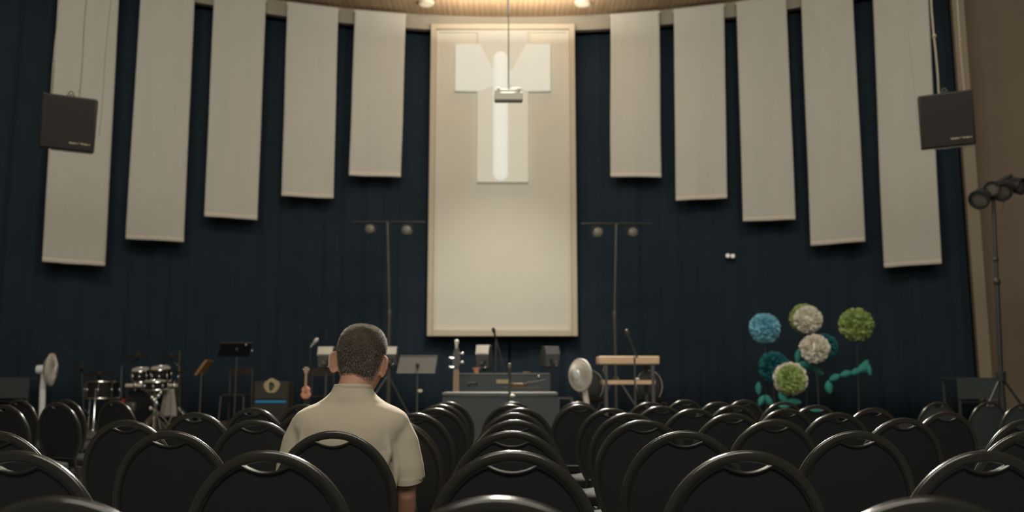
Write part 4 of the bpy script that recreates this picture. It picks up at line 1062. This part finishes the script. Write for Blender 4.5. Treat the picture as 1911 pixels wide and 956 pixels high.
# violin lying by the case's right end
p = at(975, 720, 10.45)
t = thing('violin', (p.x, 10.42, 0), 'brown violin lying on its rack in front of the case\'s right half', 'violin')
zv = at(975, 722, 10.42).z
out = []
for k in range(32):
    q = 2*PI*k/32; ry = 0.06*(1-0.3*math.exp(-(math.cos(q)/0.25)**2)); out.append(Vector((-0.05+0.105*math.cos(q), ry*math.sin(q)*0.9, zv)))
MB().prism(out, (0, 0, 0.04)).build('body', mat('violin_wood', (0.16, 0.075, 0.035), 0.3), t, bevel=0.006)
MB().tube([(0.05, 0, zv+0.04), (0.17, 0, zv+0.055), (0.27, 0.0, zv+0.075)], [0.011, 0.010, 0.008], 8).build('neck', M_blackm, t)
m = MB(); m.box((0.0, 0, zv-0.012), (0.42, 0.16, 0.022))
for sx in (-1, 1):
    for sy in (-1, 1): m.box((sx*0.19, sy*0.06, (zv-0.02+SZ)/2), (0.02, 0.02, zv-0.02-SZ))
m.build('rack', M_greym, t)

# ------------------------------------------------------------------ drum kit (each drum and stand its own thing)
DY = 12.0
def dp(px, py, Y=DY): q = at(px, py, Y); return Vector((q.x, Y, q.z))
def drum(px, py, wpx, hpx, label, name, Y=DY, tilt=0.0, legs=False, stand=False, mount=False):
    c = dp(px, py, Y); r = PX(wpx/2, Y); h = PX(hpx, Y); d = Vector((0, -math.sin(tilt), math.cos(tilt)))
    s = thing(name, (c.x, c.y, SZ), label, 'drum'); c = Vector((0, 0, c.z-SZ))
    b_ = c - d*h/2
    MB().lathe(b_, d, [(0, r*0.96), (h, r*0.96)], 32).build('shell', M_drum, s)
    for e in (0, 1):
        MB().torus(b_+d*(h*e), d, r*0.99, 0.011, 36, 8).build('hoop', M_chrome, s)
        MB().lathe(b_+d*(h*e - 0.002), d, [(0, r*0.95), (0.006, r*0.95)], 32).build('drum_head', M_drumhead, s)
    A = d.orthogonal().normalized(); B = d.cross(A)
    for k in range(8):
        t = 2*PI*k/8+0.2; e = A*math.cos(t)+B*math.sin(t)
        MB().tube([b_+e*r*1.01+d*0.005, b_+e*r*1.01+d*(h-0.005)], 0.0045, 6).ell(b_+e*r*1.0+d*h*0.5, (0.014, 0.014, 0.022)).build('lug', M_chrome, s)
    if legs:
        for k in range(3):
            t = 0.6+2*PI*k/3; MB().tube([(r*1.03*math.cos(t), r*1.03*math.sin(t), b_.z+h*0.6), (r*1.03*math.cos(t), r*1.03*math.sin(t), 0.03), (r*1.12*math.cos(t), r*1.12*math.sin(t), 0.0)], 0.008, 8).build('leg', M_chrome, s)
    if mount:
        MB().tube([b_+Vector((0, 0.02, 0.05)), b_+Vector((0, 0.12, -0.02)), Vector((dp(272, py, Y).x-s.location.x+(0.03 if px > 280 else -0.03), 0.26, 0.54))], 0.011, 8).build('mount_arm', M_chrome, s)
    if stand:
        MB().tube([(0, 0, 0.1), (0, 0, b_.z-0.01)], 0.012, 8).build('stand_pole', M_chrome, s)
        for k in range(3):
            t = 0.9+2*PI*k/3; MB().tube([(0, 0, 0.25), (0.22*math.cos(t), 0.22*math.sin(t), 0.01)], 0.009, 8).build('stand_leg', M_chrome, s)
            MB().tube([(0, 0, b_.z-0.09), (r*0.9*math.cos(t), r*0.9*math.sin(t), b_.z-0.008)], 0.007, 8).build('stand_arm', M_chrome, s)
    return s
drum(191, 728, 60, 30, 'black floor tom with chrome hoop at the left of the drum kit', 'floor_tom', legs=True, Y=12.05)
drum(263, 700, 33, 20, 'small black rack tom, left one above the bass drum', 'rack_tom', tilt=0.25, Y=12.2, mount=True)
drum(300, 699, 36, 24, 'black rack tom, right one above the bass drum', 'rack_tom', tilt=0.25, Y=12.2, mount=True)
drum(290, 719, 44, 14, 'shallow chrome-rimmed snare drum at the front of the drum kit', 'snare_drum', tilt=0.1, Y=11.6, stand=True)
# bass drum, facing the viewer
c = dp(266, 762, 12.45); r = 0.255; c.z = SZ + r + 0.02
s = thing('bass_drum', (c.x, c.y, SZ), 'large dark bass drum lying on its side under the toms', 'drum')
lc = Vector((0, 0, r+0.02))
MB().lathe(lc+Vector((0, 0.2, 0)), (0, -1, 0), [(0, r*0.97), (0.40, r*0.97)], 40).build('shell', M_drum, s)
MB().lathe(lc+Vector((0, -0.198, 0)), (0, -1, 0), [(0, r*0.95), (0.004, r*0.95)], 40).build('drum_head', mat('dark_head', (0.012, 0.013, 0.014), 0.4), s)
for y in (-0.2, 0.2): MB().torus(lc+Vector((0, y, 0)), (0, 1, 0), r*0.99, 0.013, 44, 8).build('hoop', M_drum, s)
for k in range(8):
    t = 2*PI*k/8+0.2; MB().tube([lc+Vector((r*math.cos(t), -0.19, r*math.sin(t))), lc+Vector((r*math.cos(t), 0.19, r*math.sin(t)))], 0.005, 6).build('lug', M_chrome, s)
for k in (-1, 1): MB().tube([lc+Vector((k*r*0.9, -0.1, 0)), (k*(r+0.10), -0.24, 0.01)], 0.009, 8).build('spur', M_chrome, s)
# pale patch box in front & red clip
q = dp(244, 760, 11.75)
s = thing('small_pedestal_box', (q.x, 11.75, SZ), 'small pale grey box with rounded corners below the drum kit', 'box')
MB().box((0, 0, q.z-SZ), (0.14, 0.08, 0.13)).build('box_body', M_greym, s, bevel=0.03); MB().box((0, 0, (q.z-SZ-0.06)/2), (0.05, 0.05, q.z-SZ-0.06)).build('foot', M_blackm, s)
q = dp(230, 750, 11.85)
s = thing('red_drum_clamp', (q.x, 11.85, SZ), 'small red clamp on a post below the drum kit cymbal', 'clamp')
MB().box((0, 0, q.z-SZ), (0.035, 0.03, 0.07)).box((-0.10, 0, q.z-SZ-0.005), (0.05, 0.03, 0.03)).box((-0.05, 0, q.z-SZ), (0.1, 0.01, 0.012)).build('jaw', M_red, s, bevel=0.004)
MB().tube([(0, 0.0, 0), (0, 0, q.z-SZ)], 0.01, 8).build('post', M_blackm, s)
# drum rack bar
a = dp(235, 720, 11.9); b_ = dp(331, 720, 11.9)
s = thing('drum_rack', ((a.x+b_.x)/2, 11.9, SZ), 'pale horizontal rack bar across the front of the drum kit', 'drum rack')
hw = (b_.x-a.x)/2; hz = a.z-SZ
MB().tube([(-hw, 0, hz), (hw, 0, hz)], 0.026, 14).build('bar', mat('pale_bar', (0.58, 0.5, 0.4), 0.35), s)
for k in (-1, 1):
    MB().tube([(k*hw*0.97, 0.05, 0.0), (k*hw*0.97, 0.02, hz)], 0.016, 10).build('post', M_blackm, s)
for k in (-0.62, -0.1, 0.15, 0.45, 0.9): MB().ell((k*hw, -0.01, hz), (0.03, 0.035, 0.036)).tube([(k*hw, -0.01, hz-0.07), (k*hw, -0.01, hz+0.06)], 0.011, 8).build('clamp', M_chrome, s)
# cymbals
def cymbal(px, py, wpx, tiltx, label, Y, pole_px, joint=None, chrome=M_greym):
    c = dp(px, py, Y); b0 = Vector((at(pole_px, 760, Y).x, Y, SZ)); s = thing('cymbal_stand', b0, label, 'cymbal'); l = Vector((c.x-b0.x, 0, c.z-SZ))
    d = Vector((math.sin(tiltx), -0.12, math.cos(tiltx))).normalized(); r = PX(wpx/2, Y)
    MB().lathe(l, d, [(-0.012, r), (-0.010, r), (0.0, r*0.6), (0.006, r*0.24), (0.022, r*0.16), (0.028, r*0.05), (0.024, 0.005)], 40).build('cymbal_plate', M_cymbal, s)
    MB().lathe(l-d*0.05, d, [(0, 0.012), (0.10, 0.008), (0.105, 0.003)], 10).build('felt_post', chrome, s)
    if joint:
        j = dp(*joint, Y)-b0; j.z = dp(*joint, Y).z-SZ
        MB().tube([l-d*0.05, j+Vector((0.0, 0, 0))], 0.013, 8).build('boom_arm', M_boxw if False else M_greym, s)
        top_ = Vector((j.x, 0, j.z))
    else: top_ = l-d*0.05
    MB().tube([(0, 0, 0.1), (top_.x*0.3, 0, top_.z*0.5), top_], 0.011, 8).ell(top_, 0.022).build('pole', chrome, s)
    for k in range(3):
        t = 0.3+2*PI*k/3; MB().tube([(0, 0, 0.28), (0.24*math.cos(t), 0.24*math.sin(t), 0.01)], 0.009, 8).build('leg', chrome, s)
cymbal(151, 685, 44, -0.20, 'tilted dark cymbal at the far left of the drum kit', 11.9, 158, chrome=M_blackm)
cymbal(185, 697, 56, 0.05, 'flat dark cymbal above the floor tom', 12.7, 186, chrome=M_blackm)
cymbal(259, 664, 46, 0.04, 'high dark cymbal on a boom arm, left of the drum kit centre', 13.0, 226, joint=(227, 686))
cymbal(320, 665, 40, -0.03, 'high dark cymbal at the right of the drum kit', 13.0, 336, joint=(335, 686))
# hi-hat: tall bright rod with pedal tripod
b0 = base(330, 12.7)
s = thing('hi_hat_stand', b0, 'tall chrome hi-hat stand at the right of the drum kit', 'cymbal')
ht = H_(655, 12.7)
MB().tube([(0, 0, 0.05), (0, 0, H_(700, 12.7))], 0.013, 10).tube([(0, 0, H_(700, 12.7)), (0, 0, ht)], 0.008, 10).ell((0, 0, H_(704, 12.7)), (0.02, 0.02, 0.03)).ell((0, 0, H_(745, 12.7)), (0.02, 0.02, 0.03)).build('pole', M_chrome, s)
for k in range(3):
    t = 0.3+2*PI*k/3; MB().tube([(0, 0, 0.3), (0.24*math.cos(t), 0.24*math.sin(t), 0.01)], 0.010, 8).build('leg', M_chrome, s)
zc = H_(692, 12.7)
for sg in (1, -1): MB().lathe((0, 0, zc+0.008*sg), (0, 0, sg), [(0, 0.15), (0.002, 0.15), (0.012, 0.05), (0.022, 0.03), (0.024, 0.006)], 32).build('cymbal_plate', M_cymbal, s)
# towel hanging off the rack
a = dp(318, 726, 11.8); m = MB(); vs = []; nu, nv = 12, 12
for j in range(nv+1):
    for i in range(nu+1):
        u = i/nu-0.5; v = j/nv; w_ = 0.075+0.075*v**0.8
        vs.append(Vector((u*w_*2*0.75, -0.03+0.018*math.sin(u*14+v)*v, -v*0.36)))
m.add(vs, [(j*(nu+1)+i, j*(nu+1)+i+1, (j+1)*(nu+1)+i+1, (j+1)*(nu+1)+i) for j in range(nv) for i in range(nu)])
o = m.build('hanging_towel', M_towel, smooth=80, fix=False); o.location = a; sd = o.modifiers.new('t', 'SOLIDIFY'); sd.thickness = 0.012
tag(o, 'pale grey towel draped from the drum rack beside the hi-hat', 'towel')
# drum throne seen before the kit
b0 = base(291, 11.2)
s = thing('chrome_tripod', b0, 'chrome tripod with clamps standing before the drum kit', 'tripod')
h = H_(738, 11.2)
MB().tube([(0, 0, 0.06), (0, 0, h)], 0.016, 10).build('pole', M_chrome, s)
for k in range(3):
    t = 0.5+2*PI*k/3; MB().tube([(0, 0, 0.3), (0.27*math.cos(t), 0.27*math.sin(t), 0.012)], 0.011, 8).build('leg', M_chrome, s)
for (dx, dz) in ((0.03, 0.0), (0.055, 0.04), (-0.02, -0.05), (-0.05, -0.02), (-0.06, -0.15), (0.01, -0.09)):
    MB().ell((dx, -0.02, h+dz-0.01), (0.024, 0.02, 0.028)).tube([(0, 0, h+dz-0.03), (dx, -0.02, h+dz-0.01)], 0.009, 6).build('clamp', M_chrome, s)

# ------------------------------------------------------------------ tissue paper flowers
FY = 12.2
def pompom(mb, c, r, seed, n=520, front=None, yf=1.0):
    rn = random.Random(seed); mb.ell(c, (r*0.74, r*0.74*yf, r*0.74), 20, 14)
    for i in range(n):
        z = 1-2*(i+0.5)/n; t = i*2.399963; s_ = math.sqrt(1-z*z)
        d = Vector((s_*math.cos(t), s_*math.sin(t)*yf, z)) + Vector((rn.uniform(-.09, .09), rn.uniform(-.09, .09), rn.uniform(-.09, .09)))
        d.normalize()
        A = d.orthogonal().normalized(); A = (Matrix.Rotation(rn.uniform(0, 2*PI), 3, d) @ A); B = d.cross(A)
        L = r*rn.uniform(0.9, 1.04); w = r*rn.uniform(0.09, 0.15); cup = r*rn.uniform(-0.05, 0.05)
        rows = []
        for (q, ww) in ((0.62, 0.5), (0.84, 1.0), (1.0, 0.75)):
            rows += [c + d*L*q + A*w*ww*k + B*(cup*(q-0.6)*3 + abs(k)*w*0.35) for k in (-1, -0.33, 0.33, 1)]
        mb.add(rows, [(j*4+k, j*4+k+1, (j+1)*4+k+1, (j+1)*4+k) for j in range(2) for k in range(3)])
    return mb
def leafm(mb, c, L, w, ang, yaw=0.0):
    """almond leaf centred at c in the xz plane, long axis at ang"""
    ax = Vector((math.cos(ang)*math.cos(yaw), math.sin(yaw)*0.5, math.sin(ang))); side = Vector((-math.sin(ang), 0, math.cos(ang)))
    n = 10; up_, dn = [], []
    for i in range(n+1):
        t = i/n; x = (t-0.5)*L; ww = w/2*math.sin(PI*t)**0.75 + 0.0008
        fold = Vector((0, -0.012*math.sin(PI*t), 0))
        up_.append(c+ax*x+side*ww); dn.append(c+ax*x-side*ww)
    mid = [c+ax*((i/n-0.5)*L)+Vector((0, -0.015*math.sin(PI*i/n)-0.004, 0)) for i in range(n+1)]
    vs = up_+mid+dn; k = n+1
    mb.add(vs, [(i, i+1, k+i+1, k+i) for i in range(n)] + [(k+i, k+i+1, 2*k+i+1, 2*k+i) for i in range(n)])
    return mb
def flower(px, py, rpx, label, heads, leaves=(), Y=FY, stem_px=None):
    c = at(px, py, Y); b0 = base(stem_px or px, Y); s = thing('paper_flower', b0, label, 'paper flower')
    z0 = Vector((b0.x, b0.y, SZ))
    for hi, (hx, hy, hr_, m_, dy, yf) in enumerate(heads):
        q = at(hx, hy, Y+dy)-z0
        pompom(MB(), q, PX(hr_, Y), px+hi, 520 if hr_ > 20 else 380, yf=yf).build('pompom', m_, s, smooth=0, fix=False)
    top_ = c-z0
    MB().tube([(0, 0, 0.0), (top_.x*0.5, 0.0, top_.z*0.5), (top_.x, 0, top_.z)], 0.012, 8).build('stem', M_stem, s)
    MB().lathe((0, 0, 0), (0, 0, 1), [(0, 0.12), (0.02, 0.12), (0.03, 0.02)], 20).build('foot', M_stem, s)
    for (lx, ly, Lp, wp, an) in leaves:
        q = at(lx, ly, Y-0.02)-z0
        o = leafm(MB(), q, PX(Lp, Y), PX(wp, Y), R(an)).build('leaf', M_leaf, s, smooth=80, fix=False); sd = o.modifiers.new('t', 'SOLIDIFY'); sd.thickness = 0.003
flower(1427, 613, 29, 'light blue tissue pompom flower, topmost at the left of the group', [(1427, 613, 28.5, M_fl_blue, 0, 1)], [(1416, 725, 25, 12, 88)], Y=12.5, stem_px=1430)
flower(1505, 596, 29, 'white and green tissue pompom flower, highest in the middle of the group', [(1502, 595, 28, M_fl_green, 0.08, 0.7), (1508, 597, 25.5, M_fl_white, -0.12, 0.7)], [(1489, 665, 28, 12, 80), (1504, 682, 30, 14, -18), (1526, 692, 28, 14, -35)], Y=12.7, stem_px=1504)
flower(1598, 606, 31, 'plain green tissue pompom flower on a tall stem at the right', [(1598, 606, 31, M_fl_green, 0, 1)],
       [(1547, 723, 25, 15, 95), (1558, 705, 24, 13, 22), (1579, 698, 24, 13, 14), (1598, 694, 24, 13, 16), (1612, 687, 26, 17, 20), (1622, 690, 24, 10, 100), (1615, 682, 22, 14, 60)], Y=12.4, stem_px=1602)
flower(1521, 651, 27, 'plain white tissue pompom flower with teal back, below the tallest one', [(1537, 648, 25.5, M_fl_teal, 0.15, 0.8), (1520, 651, 27, M_fl_white, -0.05, 0.8)], [(1525, 766, 28, 10, 2)], Y=12.2, stem_px=1529)
flower(1444, 685, 29, 'plain teal tissue pompom flower at the left, behind the lowest one', [(1444, 685, 28.5, M_fl_teal, 0, 1)], [(1421, 748, 22, 12, 60), (1435, 748, 24, 12, 118)], Y=12.25, stem_px=1443)
flower(1475, 707, 31, 'lowest tissue pompom flower, green centre inside a white ring', [(1475, 707, 31, M_fl_white, 0.1, 0.65), (1476, 708, 26, M_fl_green, -0.15, 0.6)], [(1462, 743, 26, 14, -50), (1482, 750, 28, 12, -8), (1462, 760, 22, 8, 0)], Y=11.5, stem_px=1474)

# ------------------------------------------------------------------ lights
def area(name, loc, target, size, power, color, sy=None, spread=180):
    l = bpy.data.lights.new(name, 'AREA'); l.energy = power; l.color = color; l.size = size; l.spread = R(spread)
    if sy: l.shape = 'RECTANGLE'; l.size_y = sy
    o = bpy.data.objects.new(name, l); COL.objects.link(o); o.location = loc
    o.rotation_euler = (Vector(target)-Vector(loc)).to_track_quat('-Z', 'Y').to_euler(); return o
def spot(name, loc, target, power, color, angle, blend, radius):
    l = bpy.data.lights.new(name, 'SPOT'); l.energy = power; l.color = color; l.spot_size = R(angle); l.spot_blend = blend; l.shadow_soft_size = radius
    o = bpy.data.objects.new(name, l); COL.objects.link(o); o.location = loc
    o.rotation_euler = (Vector(target)-Vector(loc)).to_track_quat('-Z', 'Y').to_euler(); return o
WARM = (1.0, 0.91, 0.76); NEUT = (1.0, 0.95, 0.84); COOL = (0.80, 0.92, 1.0)
area('ceiling_light_centre', (0, 11.6, 7.45), (0, 3.0, 0.9), 1.6, 1050, NEUT, 0.9, 110)
spot('curtain_glow', (0, 11.0, 7.5), (0, 15.7, 6.0), 170, NEUT, 110, 1.0, 0.5)
spot('panel_wash', (0, 9.0, 7.0), (-0.2, 15.7, 2.2), 950, NEUT, 33, 1.0, 0.3)
area('ceiling_wash', (0, 14.55, 7.25), (0, 14.5501, 9.0), 2.6, 68, WARM, 0.6)
area('stage_front_light', (0, 4.5, 7.5), (0, 13, 2.2), 3.0, 190, NEUT, 1.0)
area('hall_fill', (0, -2.4, 5.6), (0, 8, 2.6), 7.0, 360, NEUT, 2.5)
area('banner_wash_left', (-4.5, 6.0, 7.5), (-6.5, 13.5, 4.0), 3.0, 118, WARM, 1.2)
area('banner_wash_right', (4.5, 6.0, 7.5), (6.5, 13.5, 4.0), 3.0, 118, WARM, 1.2)
wd = bpy.data.worlds.new('world'); scene.world = wd; wd.use_nodes = True
wd.node_tree.nodes['Background'].inputs['Color'].default_value = (0.62, 0.66, 0.62, 1)
wd.node_tree.nodes['Background'].inputs['Strength'].default_value = 0.10
scene.view_settings.view_transform = 'Standard'
scene.view_settings.look = 'None'
scene.view_settings.exposure = 0.0
